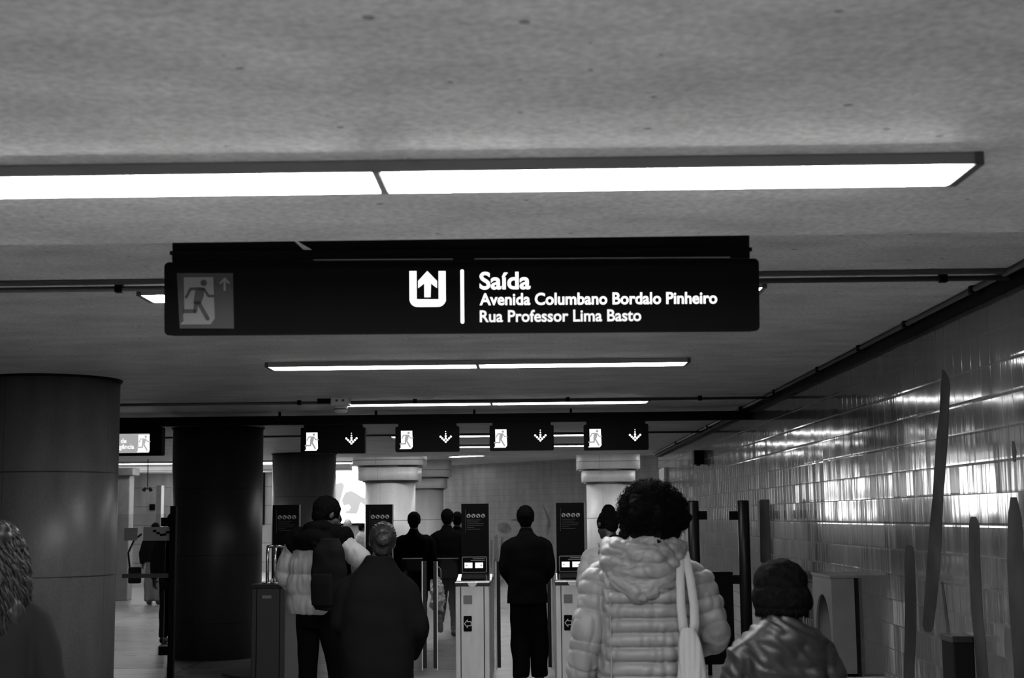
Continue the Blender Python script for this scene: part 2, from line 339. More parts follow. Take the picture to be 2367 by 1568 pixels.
# ------------------------------------------------------------------ columns
def column(x, y, r, top, m, label, caps=None, group=None, zs=0):
    e = empty('column', (x, y, 0), 0, label, 'column', group)
    b = B(); lathe(b, [(r, 0), (r, (caps[0][1] if caps else top))], 72); obj('shaft', b, m, e, True).data
    ch = e.children[0]; fix_flat(ch)
    if not caps:
        b = B(); lathe(b, [(r+.012, top-.018), (r+.02, top)], 72); o = obj('top_ring', b, MT['dark'], e)  # thin black ring round the column top
    else:
        for i, (hw, z0, z1) in enumerate(caps):
            b = B(); pts = rrect(-hw, hw, -hw, hw, hw*.36, 8)
            vs = [b.verts.new((p[0], p[1], z0)) for p in pts]; f = b.faces.new(vs)
            r2 = bmesh.ops.extrude_face_region(b, geom=[f]); bmesh.ops.translate(b, verts=[v for v in r2['geom'] if isinstance(v, bmesh.types.BMVert)], vec=(0, 0, z1-z0))
            o = obj('capital_tier', b, m, e, True); fix_flat(o)
            if i < len(caps): 
                b = B(); lathe(b, [(hw*.93, z0-.035), (hw*.93, z0)], 48); obj('recess_ring', b, MT['cable'], e)
    return e
def fix_flat(o):
    for p in o.data.polygons: p.use_smooth = abs(p.normal.z) < .5
column(-3.87, 11.35, .55, CZ, MT['col'], 'broad round stone column nearest on the left side of the frame')
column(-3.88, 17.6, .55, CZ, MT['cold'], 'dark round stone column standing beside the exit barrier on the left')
column(-3.96, 24.8, .55, CZ, MT['colm'], 'round stone column behind the man in the white puffer jacket')
def capcol(cxp, halfp, D, tiers, label):
    c = at(cxp, 1195, D); k = D/F
    caps = []
    for hp, yb, yt in tiers: caps.append((hp*k, at(cxp, yb, D).z, at(cxp, yt, D).z if yt else HZ+.4))
    return column(c.x, c.y, halfp*k, HZ, MT['colw'], label, caps)
capcol(902, 58, 31.5, [(69, 1112, 1083), (81, 1078, None)], 'pale column with a stepped capital in the hall, left of the tiled wall')
capcol(982, 43, 38.0, [(50, 1130, 1108), (60, 1104, None)], 'pale stepped column half hidden behind the wider pale column')
capcol(1407, 50, 33.5, [(60, 1115, 1090), (71, 1086, None)], 'bright pale column with a stepped capital behind the curly-haired person')

# ------------------------------------------------------------------ light fixtures
def fixture(x, y, zb, label, rz=0, L=3.06, group='twin tube ceiling lights', ceilz=CZ, lm='lens'):
    e = empty('ceiling_light', (x, y, ceilz), rz, label, 'ceiling light', group)
    h = ceilz-zb; w = .11; t = h-.004
    b = B()
    for s in (-1, 1): box(b, s*L/4-L/4+.003, s*L/4+L/4-.003, -w-.008, w+.008, -t, 0, .004)
    obj('housing', b, MT['body'], e)
    b = B(); n = 2
    for s in (-1, 1):
        x0 = s*L/4-L/4+.012; x1 = s*L/4+L/4-.012
        pts = [(x0, -w, -t), (x1, -w, -t), (x1, w, -t), (x0, w, -t)]
        i0 = .012 if s < 0 else 0; i1 = .012 if s > 0 else 0
        lo = [(x0+i0, -w+.006, -h), (x1-i1, -w+.006, -h), (x1-i1, w-.006, -h), (x0+i0, w-.006, -h)]
        a = [b.verts.new(p) for p in pts]; c = [b.verts.new(p) for p in lo]
        b.faces.new(c); b.faces.new(a[::-1])
        for i in range(4): b.faces.new((a[i], a[(i+1) % 4], c[(i+1) % 4], c[i]))
    obj('lens', b, MT[lm], e)
    b = B(); box(b, -.008, .008, -w-.010, w+.010, -t-.003, 0); obj('joint_cover', b, MT['body'], e)
    for s in (-1, 1):
        b = B(); x = s*(L/2); box(b, x-.012, x+.012, -w-.012, w+.012, -t-.004, 0, .003); obj('end_cap', b, MT['cable'], e)
    return e
LX = -.385
fixture(LX, 3.63, 2.516, 'long lit tube light nearest the camera, on the low ceiling above the big exit sign', ceilz=NZ, L=3.04)
for y, l in ((6.98, 'lit tube light whose tips show beside the big hanging exit sign'), (10.35, 'long lit tube light just below the big exit sign'), (13.85, 'thin lit tube light beside the smoke detector'),
             (19.4, 'upper of two bright tube lights seen between the hanging gate signs'), (22.4, 'lower of two bright tube lights seen between the hanging gate signs')):
    fixture(LX, y, 2.743, l, lm='lens' if y < 9 else 'lensdim')
fixture(LX, .25, 2.516, 'tube light on the low ceiling behind the camera', ceilz=NZ)
fixture(LX, -3.1, 2.516, 'tube light on the low ceiling a few steps behind the camera', ceilz=NZ, lm='lensdim')
fixture(LX, -6.4, 2.516, 'tube light on the low ceiling furthest behind the camera', ceilz=NZ, lm='lensdim')
for y, l in ((1.9, 'fill tube light added in a left row beside the camera'), (-1.4, 'fill tube light added in a left row just behind the camera'), (-4.8, 'fill tube light added in a left row furthest behind the camera')): fixture(-4.6, y, 2.516, l, ceilz=NZ, lm='lensdim')  # unseen row, added to brighten the near ceiling and backs
hall = [(-1.5, 29.5, 0, 'fill tube light added in the hall between the two bright pale columns'), (-6.5, 29.5, 0, 'fill tube light added in the hall left of the third round column'), (-6.2, 38.0, 0, 'fill tube light added in the hall left of the widest pale column'), (4.5, 33, 0, 'fill tube light added in the hall to the right of the bright pale column'),(-.85, 34.0, -.75, 'slanting tube light on the hall ceiling below the gate signs'), (-5.2, 33.5, 0, 'tube light in the hall behind the second round column'), (2.2, 30.6, 0, 'tube light in the hall above the bright pale column'),  # entries before the slanting light are unseen extras added to brighten the columns
        (-5.2, 41, 0, 'tube light on the hall ceiling in front of the backlit posters'), (-10.5, 33, 0, 'tube light in the far left of the hall'), (-10.5, 41, 0, 'tube light in the far left corner of the hall')]
for x, y, r, l in hall: fixture(x, y, HZ+.36, l, r, ceilz=HZ+.4, lm='lenshall')
for y, l in ((24.0, 'tube light over the left passage behind the columns'), (29.5, 'further tube light over the left passage')):
    if y < LEND-1: fixture(-8.3, y, 2.743, l)

# ------------------------------------------------------------------ conduits and trunking
def pipe(name, pts, r, label, cat='pipe', m='cable', clips=(), group=None):
    e = empty(name, pts[0], 0, label, cat, group); o = Vector(pts[0])
    b = B(); tube(b, [Vector(p)-o for p in pts], r, 12); obj('pipe_run', b, MT[m], e, True)
    for c in clips:
        b = B(); c = Vector(c)-o; box(b, c.x-.018, c.x+.018, c.y-r*1.5, c.y+r*1.5, c.z-r*1.4, c.z+r*1.8, .003); obj('clip', b, MT['dark'], e)
    return e
Y1 = 6.65; z1 = CZ-.035
pipe('conduit', [(-14.9, Y1, z1), (WX-.02, Y1, z1)], .013, 'grey conduit crossing the ceiling behind the big exit sign', clips=[(x, Y1, z1) for x in (-1.95, -.7, 1.95)])
b = B(); box(b, -14.9, WX-.1, Y1-.07, Y1-.03, CZ-.02, CZ-.003); tag(obj('cable_trunking', b, MT['cable']), 'flat grey trunking beside the nearest ceiling conduit', 'trunking')
Y2 = 13.45
pipe('conduit', [(-14.9, Y2, z1), (WX-.02, Y2, z1)], .014, 'grey conduit crossing the ceiling beside the smoke detector', clips=[(x, Y2, z1) for x in (-2.2, -1.1, .35, 1.6)])
pipe('conduit', [(-14.9, 18.9, z1), (WX-.02, 18.9, z1)], .014, 'thin conduit crossing the ceiling behind the hanging gate signs')
b = B(); box(b, -2.02, -1.84, Y2-.06, Y2+.0, CZ-.045, CZ-.0); b2 = b; tag(obj('junction_box', b2, MT['dark']), 'small dark junction box on the conduit beside the smoke detector', 'junction box')
e = empty('wall_trunking', (WX, 0, CZ), 0, 'dark trunking along the corner of ceiling and tiled wall', 'trunking')
b = B(); box(b, -.055, 0, BE, LEND-.1, -.07, -.0); obj('trunk_body', b, MT['dark'], e)
b = B(); tube(b, [(-.085, 4.9, -.018), (-.085, LEND-.1, -.018)], .014, 10); obj('conduit_pipe', b, MT['cable'], e, True)
for y in (5.9, 7.1, 8.4, 9.6, 11, 13, 15, 18, 22):
    b = B(); box(b, -.11, -.05, y-.02, y+.02, -.04, 0, .004); obj('clip', b, MT['dark'], e)
# smoke detector
p = at(788, 925, 13.35)
e = empty('smoke_detector', (p.x, 13.35, CZ), 0, 'white smoke detector on its box, beside the left end of a tube light', 'smoke detector')
b = B(); box(b, -.085, .085, -.08, .08, -.075, 0, .006); obj('base_box', b, MT['white'], e)
for s in (-1, 1):
    b = B(); prism(b, disc(s*.03, -.03, .012, 10), -.083, -.079); obj('knockout', b, MT['cable'], e)
b = B(); lathe(b, [(.062, -.075), (.066, -.09), (.064, -.12), (.05, -.14), (.02, -.146)], 28); obj('sensor_head', b, MT['white'], e, True)
b = B(); lathe(b, [(.0665, -.112), (.0665, -.104)], 28); obj('vent_slot', b, MT['dark'], e)

# ------------------------------------------------------------------ big hanging sign
SY = 5.3
cL = at(393, 690, SY); cR = at(1753, 686, SY); W = cR.x-cL.x; SC = (cL+cR)/2
s_e = empty('exit_sign', (SC.x, SY, SC.z), .035, 'long black hanging exit sign with lit Saída lettering', 'sign', rx=math.radians(6))
k = SY/F*1.006      # metres per photo pixel at the sign
H2 = 84*k
U = lambda px: (px-1073)*k - 0.0
V = lambda px, py: (689 - py - (px-1073)*.0075)*k
b = B(); prism(b, rrect(-W/2, W/2, -H2, H2, .018, 4), -.055, .055); o = obj('housing', b, MT['dark'], s_e)
b = B(); prism(b, rrect(-W/2+.012, W/2-.012, -H2+.012, H2-.012, .012, 4), -.0575, -.055); obj('front_face', b, MT['notice'], s_e)
x0 = U(400)+.01; x1 = U(1743)-.01; nx = U(705)
b = B(); zt = H2+.30
prism(b, [(x0, H2+.002), (x1, H2+.002), (x1, H2+.028), (x0, H2+.028)], -.05, .05)
prism(b, [(x0-.008, H2+.028), (x1+.008, H2+.028), (x1+.008, H2+.042), (x0-.008, H2+.042)], -.055, .055)
obj('top_rail', b, MT['dark'], s_e)
b = B(); t0 = H2+.042; t1 = H2+.26
prism(b, [(x0, t0), (x1, t0), (x1, t1), (nx-.02, t1), (nx-.02, t0+.035), (nx+.035, t0+.002), (nx+.0, t0+.002), (nx-.045, t0+.045), (nx-.10, t1), (x0, t1)], -.045, .045)
obj('mounting_bracket', b, MT['dark'], s_e)
b = B(); box(b, U(730), U(1050), -.0585, -.054, H2+.003, H2+.007); box(b, U(1100), U(1690), -.0585, -.054, H2+.003, H2+.007); obj('edge_strip', b, MT['body'], s_e)
yf0, yf1 = -.0605, -.0572
b = B(); prism(b, [(U(418), V(418, 635)), (U(546), V(546, 635)), (U(548), V(548, 762)), (U(424), V(424, 762))], yf0+.001, yf1); obj('emergency_panel', b, MT['pasd'], s_e)
pe = s_e.children[-1]
ph = 108*k; px0 = U(434); pz0 = V(434, 753)
b = B(); prism(b, door_panel(px0, pz0, ph), yf0, yf0+.001); obj('door_symbol', b, MT['pas'], s_e)
b = B(); running_man(b, px0, pz0, ph, yf0-.0008, yf0); obj('running_figure', b, MT['pasd'], s_e)
b = B(); ax = U(527); az = V(527, 660)
stroke(b, [(ax, az-.022), (ax, az+.014)], .008, yf0, yf0+.001); stroke(b, [(ax-.015, az+.004), (ax, az+.02), (ax+.015, az+.004)], .008, yf0, yf0+.001); obj('small_arrow', b, MT['pas'], s_e)
# bracket-and-arrow exit symbol
b = B(); r = 18*k
outer = [(U(950), V(950, 630)), (U(966), V(966, 630)), (U(966), V(966, 695)), (U(1017), V(1017, 695)), (U(1017), V(1017, 630)), (U(1033), V(1033, 630)), (U(1033), V(1033, 700))]
cx, cz = U(1033)-r, V(1033, 712)+r
for i in range(1, 7):
    t = -math.radians(90*i/6); outer.append((cx+r*math.cos(t), cz+r*math.sin(t)))
cx = U(950)+r
for i in range(0, 7):
    t = -math.radians(90+90*i/6); outer.append((cx+r*math.cos(t), cz+r*math.sin(t)))
prism(b, outer, yf0, yf1)
P = lambda x, y: (U(x), V(x, y))
prism(b, [P(991, 630), P(1013, 653), P(1013, 669), P(999, 658), P(998, 690), P(984, 690), P(984, 658), P(970, 669), P(970, 653)], yf0, yf1)
obj('exit_symbol', b, MT['letter'], s_e)
b = B(); stroke(b, [P(1071, 630), P(1071, 747)], 8*k, yf0, yf1); obj('divider_bar', b, MT['letter'], s_e)
def letters(s, x0, x1, base, size, bold, mt, nm):
    bm = text_bm(s, size*k, U(x0), V(x0, base), (yf0+yf1)/2, bold=bold*k, width=(x1-x0)*k, depth=.003)
    for v in bm.verts: v.co.z += 0
    obj(nm, bm, MT[mt], s_e)
letters('Saída', 1111, 1228, 671, 55, 1.2, 'letter', 'lettering')
letters('Avenida Columbano Bordalo Pinheiro', 1111, 1659, 708, 38, .7, 'letter', 'lettering')
letters('Rua Professor Lima Basto', 1111, 1483, 747, 38, .7, 'letter2', 'lettering')

# ------------------------------------------------------------------ gate signs
GY = 15.0
a_ = at(300, 955, GY); b_ = at(1739, 976, GY)
zb0 = at(1100, 978, GY).z; zb1 = at(1100, 962, GY).z
e = empty('sign_rail', (0, GY, zb0), 0, 'black rail across the ceiling that carries the gate signs', 'rail')
b = B(); box(b, -14.5, b_.x, -.05, .05, 0, zb1-zb0+.02); obj('rail_beam', b, MT['dark'], e)
for x in (-6.5, -2.66, -1.64, -.6, .42, 2.2):
    b = B(); box(b, x-.012, x+.012, -.012, .012, zb1-zb0+.02, CZ-zb0); obj('hanger_rod', b, MT['dark'], e)
kg = GY/F
def gate_sign(pl, pr, pt, pb, label, first=None):
    x0 = at(pl, (pt+pb)/2, GY).x; x1 = at(pr, (pt+pb)/2, GY).x; z0 = at((pl+pr)/2, pb, GY).z; z1 = zb0-.004
    e = empty('gate_sign', ((x0+x1)/2, GY, z0), 0, label, 'sign', 'hanging gate signs')
    w = (x1-x0)/2; h = z1-z0
    b = B(); prism(b, rrect(-w, w, 0, h-.03, .015, 3), -.06, .06); obj('housing', b, MT['dark'], e)
    b = B(); box(b, -w+.03, w-.03, -.05, .05, h-.03, h); obj('mount', b, MT['dark'], e)
    dh = 42*kg; dx = -w+10*kg; dz = 6.5*kg
    b = B(); prism(b, door_panel(dx+3*kg, dz, dh), -.062, -.060); obj('exit_pictogram', b, MT['pict'], e)
    pc = e.children[-1]
    b = B(); running_man(b, dx+3*kg, dz, dh, -.0632, -.062); obj('running_figure', b, MT['pictg'], pc)
    b = B(); ax = w-31*kg; az = 22*kg; g = 3.95*kg
    pts = [(0, 0), (-1, 1), (1, 1), (-2, 2), (2, 2), (-3, 3), (3, 3), (0, 2), (0, 3.3), (0, 4.7), (0, 6)]
    for i, (u, v) in enumerate(pts): prism(b, disc(ax+u*g, az+v*g, g*(.62 if v < 4 else .42 if v < 5.5 else .3), 12), -.063, -.060)
    obj('arrow_lights', b, MT['ledm'], e)
    return e
gate_sign(697, 845, 975, 1049, 'black gate sign with running figure and dotted down arrow, leftmost of the four')
gate_sign(915, 1062, 972, 1045, 'black gate sign with dotted down arrow, second from the left of the four')
gate_sign(1132, 1280, 970, 1042, 'black gate sign with dotted down arrow, third from the left of the four')
gate_sign(1349, 1498, 968, 1041, 'black gate sign with dotted down arrow, rightmost of the four')
# emergency exit sign by the left column
x1 = at(378, 1010, GY).x; x0 = x1-.95; z0 = at(340, 1054, GY).z
e = empty('emergency_sign', (x0, GY, z0), 0, 'lit emergency exit sign with running figure, partly behind the nearest column', 'sign')
b = B(); prism(b, rrect(0, x1-x0, 0, zb0-z0-.004, .02, 3), -.07, .07); obj('housing', b, MT['dark'], e)
X = lambda px: at(px, 1025, GY).x-x0
Z = lambda py: at(320, py, GY).z-z0
b = B(); prism(b, rrect(X(232), X(350), Z(1048), Z(1004), .01, 3), -.073, -.070); obj('lit_panel', b, emit('lit_grey_panel', .3, .7), e)
lp = e.children[-1]
b = B(); prism(b, door_panel(X(324), Z(1047), 41*kg), -.075, -.073); obj('exit_pictogram', b, MT['pict'], lp)
b = B(); running_man(b, X(324), Z(1047), 41*kg, -.0762, -.075); obj('running_figure', b, emit('lit_grey_figure', .32, .8), lp)
obj('lettering', text_bm('Saída de', 15*kg, X(252), Z(1025), -.0745, bold=.25*kg, width=45*kg), MT['pict'], lp)
obj('lettering', text_bm('emergência', 15*kg, X(252), Z(1038.5), -.0745, bold=.25*kg, width=63*kg), MT['pict'], lp)

# ------------------------------------------------------------------ ticket gates
CY0 = 14.1; CL = 1.75; ck = CY0/F; CW = 77*ck; CH = at(1090, 1346, CY0).z
def cabinet(px, label, m='steel', reader=True, rails=False):
    c = at(px, 1400, CY0).x
    e = empty('ticket_gate', (c, CY0, 0), 0, label, 'ticket gate', 'ticket gate cabinets')
    w = CW/2
    b = B(); box(b, -w, w, .0, CL, 0, CH-.04, .008); obj('body', b, MT[m], e)
    for s in (-1, 1):
        b = B(); box(b, s*(w-12*ck)-.004, s*(w-12*ck)+.004, -.002, .0, .0, CH-.045); obj('front_groove', b, MT['dark'], e)
    b = B(); box(b, -w-.004, w+.004, -.012, CL+.01, CH-.04, CH-.012, .003); obj('dark_band', b, MT['darkm'], e)
    b = B(); box(b, -w-.006, w+.006, -.014, CL+.012, CH-.012, CH, .003); obj('top_plate', b, MT['chrome' if m == 'steel' else 'steelshade'], e)
    if not reader: 
        b = B(); box(b, -.06, .03, -.004, 0, CH-.14, CH-.11); obj('sticker', b, MT['stick'], e)
        for s in (-.03, .045):
            b = B(); h = .36
            tube(b, [(s, .1, CH-.002), (s, .1, CH+h-.04), (s, .13, CH+h), (s, .5, CH+h), (s, .53, CH+h-.04), (s, .53, CH-.002)], .017, 12); obj('grab_rail', b, MT['chrome'], e, True)
            b = B(); lathe(b, [(.05, CH), (.05, CH+.012)], 20, s, .1); obj('rail_foot', b, MT['chrome'], e, True)
    else:
        # sloping reader bed
        b = B(); q = [(.05, CH), (.50, CH), (.50, CH+.06), (.42, CH+.06), (.05, CH+.012)]
        va = [b.verts.new((-w+.01, y, z)) for y, z in q]; vb = [b.verts.new((w+.02, y, z)) for y, z in q]
        b.faces.new(va); b.faces.new(vb[::-1])
        for i in range(5): b.faces.new((va[i], va[(i+1) % 5], vb[(i+1) % 5], vb[i]))
        obj('reader_bed', b, MT['chrome'], e)
        b = B(); q = [(.09, CH+.020), (.40, CH+.064), (.40, CH+.07), (.09, CH+.03)]
        va = [b.verts.new((-w+.05, y, z)) for y, z in q]; vb = [b.verts.new((w-.05, y, z)) for y, z in q]
        b.faces.new(va); b.faces.new(vb[::-1])
        for i in range(4): b.faces.new((va[i], va[(i+1) % 4], vb[(i+1) % 4], vb[i]))
        obj('reader_pad', b, MT['notice'], e)
        z0 = CH+.075; y0 = .44
        b = B(); box(b, -.03, .03, y0-.02, y0+.06, CH+.085, z0+.03); obj('screen_stand', b, MT['darkm'], e)
        b = B(); prism(b, rrect(-.12, .13, z0, z0+.158, .012, 3), y0-.03, y0+.03); obj('display', b, MT['body'], e); d = e.children[-1]
        b = B(); prism(b, rrect(-.113, .123, z0+.007, z0+.151, .008, 3), y0-.032, y0-.03); obj('screen', b, MT['notice'], d)
        for cxx, lx in ((-.052, -.02), (.055, .02)):
            b = B(); box(b, cxx-.042, cxx+.038, y0-.034, y0-.032, z0+.045, z0+.10); obj('ticket_icon', b, MT['letter2'], d)
            ic = d.children[-1]
            b = B(); box(b, cxx+lx-.008, cxx+lx+.006, y0-.0355, y0-.034, z0+.066, z0+.078); obj('icon_mark', b, MT['pictg'], ic)
        b = B(); box(b, -.01, .11, y0-.034, y0-.032, z0+.135, z0+.143); box(b, -.03, .11, y0-.034, y0-.032, z0+.118, z0+.126); obj('text_line', b, MT['stick'], d)
        # stickers
        b = B(); pts = [(.045*math.cos(math.pi*i/12)-.0, CH-.004-.045*math.sin(math.pi*i/12)) for i in range(13)]; prism(b, pts, -.018, -.0145); obj('round_label', b, MT['white'], e)
        b = B(); box(b, -w+18*ck, -w+38*ck, -.003, 0, CH-50*ck, CH-30*ck); obj('square_sticker', b, MT['stick'], e)
        b = B(); x0 = -w+18*ck; z = CH-111*ck
        prism(b, rrect(x0, x0+19*ck, z, z+35*ck, .01, 3), -.003, 0); obj('arrow_sticker', b, MT['notice'], e); st = e.children[-1]
        b = B(); q = lambda u, v: (x0+u*ck, z+v*ck)
        ar = [q(2.2, 17.5), q(9, 26), q(9, 22), q(17.5, 22), q(17.5, 13), q(9, 13), q(9, 9), q(2.2, 17.5)]
        stroke(b, ar, 1.7*ck, -.0045, -.003); obj('arrow_outline', b, MT['white'], st)
    return e
def notice(px0, px1, py0, label):
    D = 14.95; a = at(px0, py0, D); c = at(px1, py0, D); xc = (a.x+c.x)/2; w = (c.x-a.x)/2; z0 = CH-.0; z1 = a.z
    e = empty('notice_panel', (xc, D, z0), 0, label, 'notice', 'black notice panels on the ticket gates')
    b = B(); box(b, -w, w, 0, .05, .02, z1-z0, .004); obj('panel', b, MT['dark'], e)
    b = B(); box(b, -w*.6, w*.6, -.0, .05, 0, .02); obj('foot', b, MT['darkm'], e)
    b = B(); box(b, w-.002, w+.006, .0, .05, .02, z1-z0); obj('side_trim', b, MT['body'], e)
    b = B(); box(b, -w+.04, w-.006, -.003, 0, .1, z1-z0-.03); obj('poster', b, MT['notice'], e); p = e.children[-1]
    kk = D/F; zz = z1-z0
    for i in range(4):
        cx = -w+17*kk+i*11*kk; cz = zz-28*kk
        b = B(); prism(b, disc(cx, cz, 4.7*kk, 18), -.0045, -.003); obj('round_symbol', b, MT['noticew'], p); rs = p.children[-1]
        b = B(); stroke(b, [(cx-3*kk, cz+2.5*kk), (cx+2.5*kk, cz-3*kk)], 1.3*kk, -.0055, -.0045); stroke(b, [(cx-1.2*kk*(i % 2), cz+1*kk), (cx+.3*kk, cz-3*kk)], 2*kk, -.0055, -.0045); obj('symbol_bar', b, MT['notice'], rs)
    for j, ln in enumerate((38, 32, 46, 43, 20, 36)):
        b = B(); box(b, -w+13*kk, -w+(13+ln*.85)*kk, -.0045, -.003, zz-(38+j*4.2)*kk, zz-(36.9+j*4.2)*kk); obj('text_line', b, MT['noticet'], p)
    b = B(); box(b, -w+9.5*kk, -w+10.3*kk, -.0045, -.003, zz-65*kk, zz-12*kk); obj('margin_line', b, MT['noticet'], p)
    return e
gx = [617+11, 860, 1092, 1324]
cabinet(gx[0]-8, 'ticket gate cabinet coloured dark for shade, with twin chrome grab rails beside the round column', 'steelshade', False)  # its shade is put into the steel colour
cabinet(gx[1], 'ticket gate cabinet hidden behind the person with tied-back hair')
cabinet(gx[2], 'bright steel ticket gate cabinet left of the man in dark clothes')
cabinet(gx[3], 'bright steel ticket gate cabinet right of the man in dark clothes')
notice(630, 692, 1168, 'black notice panel left of the man in the white puffer jacket')
notice(845, 907, 1167, 'black notice panel on the gate behind the tied-back hair')
notice(1066, 1130, 1165, 'black notice panel with four round symbols above the gate left of the dark man')
notice(1285, 1350, 1163, 'black notice panel above the gate right of the dark man')
def leaf(pa, pb, edge, label, D=15.25):
    a = at(pa, 1292, D); c = at(pb, 1292, D); z1 = a.z; z0 = .06
    x0, x1 = sorted((a.x, c.x)); e = empty('gate_leaf', (x0, D, z0), 0, label, 'gate leaf', 'glass gate leaves')
    w = x1-x0; h = z1-z0
    b = B(); prism(b, rrect(0, w, 0, h, .04, 4), 0, .010); obj('glass', b, MT['glass'], e)
    ex = w if edge > 0 else 0
    b = B(); box(b, ex-.022, ex+.022, -.012, .022, .02, h-.03, .004); obj('edge_strip', b, MT['rub'], e)
    b = B(); box(b, ex-.028 if edge > 0 else ex+.016, ex-.016 if edge > 0 else ex+.028, -.016, -.010, .0, h-.03); obj('bright_edge', b, MT['steel'], e)
    b = B(); tube(b, [(.02, .005, h), (w-.02, .005, h)], .006, 8); obj('top_edge', b, MT['body'], e, True)
    return e
leaf(926, 981, 1, 'glass gate leaf with black edge right of the person with tied-back hair')
leaf(1006, 1064, -1, 'glass gate leaf beside the bright gate cabinet on the left')
leaf(1139, 1151, 1, 'glass gate leaf folded back left of the man in dark clothes')
leaf(1269, 1279, -1, 'glass gate leaf folded back right of the man in dark clothes')

# wide gate by the tiled wall
def post(px, pyt, D, label, brx=0, r=.062, group='round black gate posts', ys=(1192, 1340, 1500)):
    p = at(px, pyt, D); e = empty('gate_post', (p.x, D, 0), 0, label, 'post', group)
    b = B(); lathe(b, [(r, 0), (r, p.z-.01), (r-.01, p.z)], 32); obj('post_tube', b, MT['darkm'], e, True); fix_flat(e.children[-1])
    for yy in ys:
        z = at(px, yy, D).z
        b = B(); xs = sorted((brx*r*.9, brx*(r+.085))); box(b, xs[0], xs[1], -.02, .02, z-.045, z+.045, .003); obj('glass_clamp', b, MT['dark'], e)
    return e
post(1717, 1157, 15.0, 'black round gate post beside the tiled wall', -1)
post(1601, 1158, 15.0, 'black round gate post behind the curly-haired person', 1)
a = at(1622, 1323, 15.1); c = at(1699, 1536, 15.1)
e = empty('low_barrier', (a.x, 15.1, 0), 0, 'low black barrier between the two round posts', 'gate panel')
b = B(); box(b, 0, c.x-a.x, -.03, .03, max(c.z, .05), a.z, .006); obj('panel', b, MT['dark'], e)
for q in (.06, c.x-a.x-.06):
    b = B(); box(b, q-.02, q+.02, -.02, .02, 0, max(c.z, .05)); obj('foot', b, MT['dark'], e)
# left glass barrier
lp_ = at(402, 1170, 15.1)
e = empty('glass_barrier', (lp_.x, 15.1, 0), 0, 'glass side barrier with frosted stickers between the two big columns', 'barrier')
xl = at(255, 1200, 15.1).x-lp_.x; top = at(340, 1150, 15.1).z
b = B(); box(b, -.03, .03, -.04, .04, 0, lp_.z, .004); obj('post', b, MT['dark'], e)
b = B(); box(b, xl, -.08, -.006, .006, .12, 1.72); obj('glass', b, MT['glass'], e)
for yy in (1207, 1355, 1505):
    z = at(385, yy, 15.1).z; b = B(); box(b, -.13, -.02, -.02, .02, z-.045, z+.045, .003); obj('glass_clamp', b, MT['dark'], e)
def bx(px0, px1, py0, py1, nm, m, y=-.009):
    a = at(px0, py0, 15.1); c = at(px1, py1, 15.1); b = B(); box(b, a.x-lp_.x, c.x-lp_.x, y, -.006, c.z, a.z); return obj(nm, b, MT[m], e)
bx(332, 392, 1219, 1250, 'frosted_sticker', 'frost'); bx(288, 318, 1221, 1250, 'frosted_sticker', 'frost')
bx(284, 390, 1327, 1336, 'push_bar', 'cable', -.03)
b = B()
for (sx, sy) in ((358, 1228), (366, 1233), (374, 1237), (381, 1236), (388, 1231)):
    q = at(sx, sy, 15.1); prism(b, disc(q.x-lp_.x, q.z, .014, 10, 1.6), -.0105, -.009)
obj('bird_symbol', b, MT['notice'], e)

# wall box with arched recess
ya = atx(1985, 1400, WX).y; pr_ = .19; yb = ya+.68; zt = atx(1985, 1337, WX).z
e = empty('wall_cabinet', (WX, ya, 0), 0, 'grey cabinet with an arched opening mounted on the tiled wall', 'wall cabinet')
b = B(); L = yb-ya
# side plate facing the passage with an arched hole: outline in (y,z)
def ysplate(b, x0, x1, out, hole=None):
    import itertools
    a = [b.verts.new((x0, p[0], p[1])) for p in out]; c = [b.verts.new((x1, p[0], p[1])) for p in out]
    n = len(out)
    for i in range(n): b.faces.new((a[i], a[(i+1) % n], c[(i+1) % n], c[i]))
    b.faces.new(a); b.faces.new(c[::-1])
hz0 = zt-.40*1.05; hz1 = zt-.13
arch_half = L*.40; cyy = L*.5; base = zt-.62
arc = [(cyy-arch_half*math.cos(math.pi*i/20), base+.18+(hz1-base-.18)*math.sin(math.pi*i/20)) for i in range(21)]
out = [(0, .5), (L, .5), (L, zt), (0, zt)]
# build as strips around the arch
ysplate(b, -pr_, -pr_+.015, [(0, .5), (L, .5), (L, base), (0, base)])
ysplate(b, -pr_, -pr_+.015, [(0, base), (cyy-arch_half, base)] + [p for p in arc[:11]] + [(cyy, zt), (0, zt)])
ysplate(b, -pr_, -pr_+.015, [(L, base), (L, zt), (cyy, zt)] + [p for p in arc[10:]] + [(cyy+arch_half, base)])
box(b, -pr_+.015, 0, 0, .015, .5, zt); box(b, -pr_+.015, 0, L-.015, L, .5, zt); box(b, -pr_-.01, 0, -.01, L+.01, zt, zt+.018); box(b, -pr_+.015, 0, 0, L, .5, .52)
obj('shell', b, mat('cabinet_grey', .10, .45, var=.1), e)
b = B(); box(b, -.04, -.005, .02, L-.02, .52, zt); obj('back_panel', b, MT['steel'], e)
b = B(); box(b, -pr_-.004, -.02, cyy-arch_half, cyy+arch_half, base-.02, base+.01); obj('shelf', b, MT['dark'], e)
b = B(); box(b, -.028, .0, -.012, .0, .5, zt); obj('edge_seal', b, MT['dark'], e)
ym = atx(2252, 1500, WX).y; zt = atx(2240, 1470, WX).z
e = empty('wall_box', (WX, ym, 0), 0, 'small black box low on the tiled wall near the right frame edge', 'wall box')
b = B(); box(b, -.11, 0, 0, .22, .45, zt, .008); obj('casing', b, MT['dark'], e)
b = B(); box(b, -.114, -.004, -.004, .224, zt-.03, zt+.004, .004); obj('lid', b, MT['darkm'], e)
ym = atx(1625, 1055, WX).y; p = atx(1625, 1057, WX)
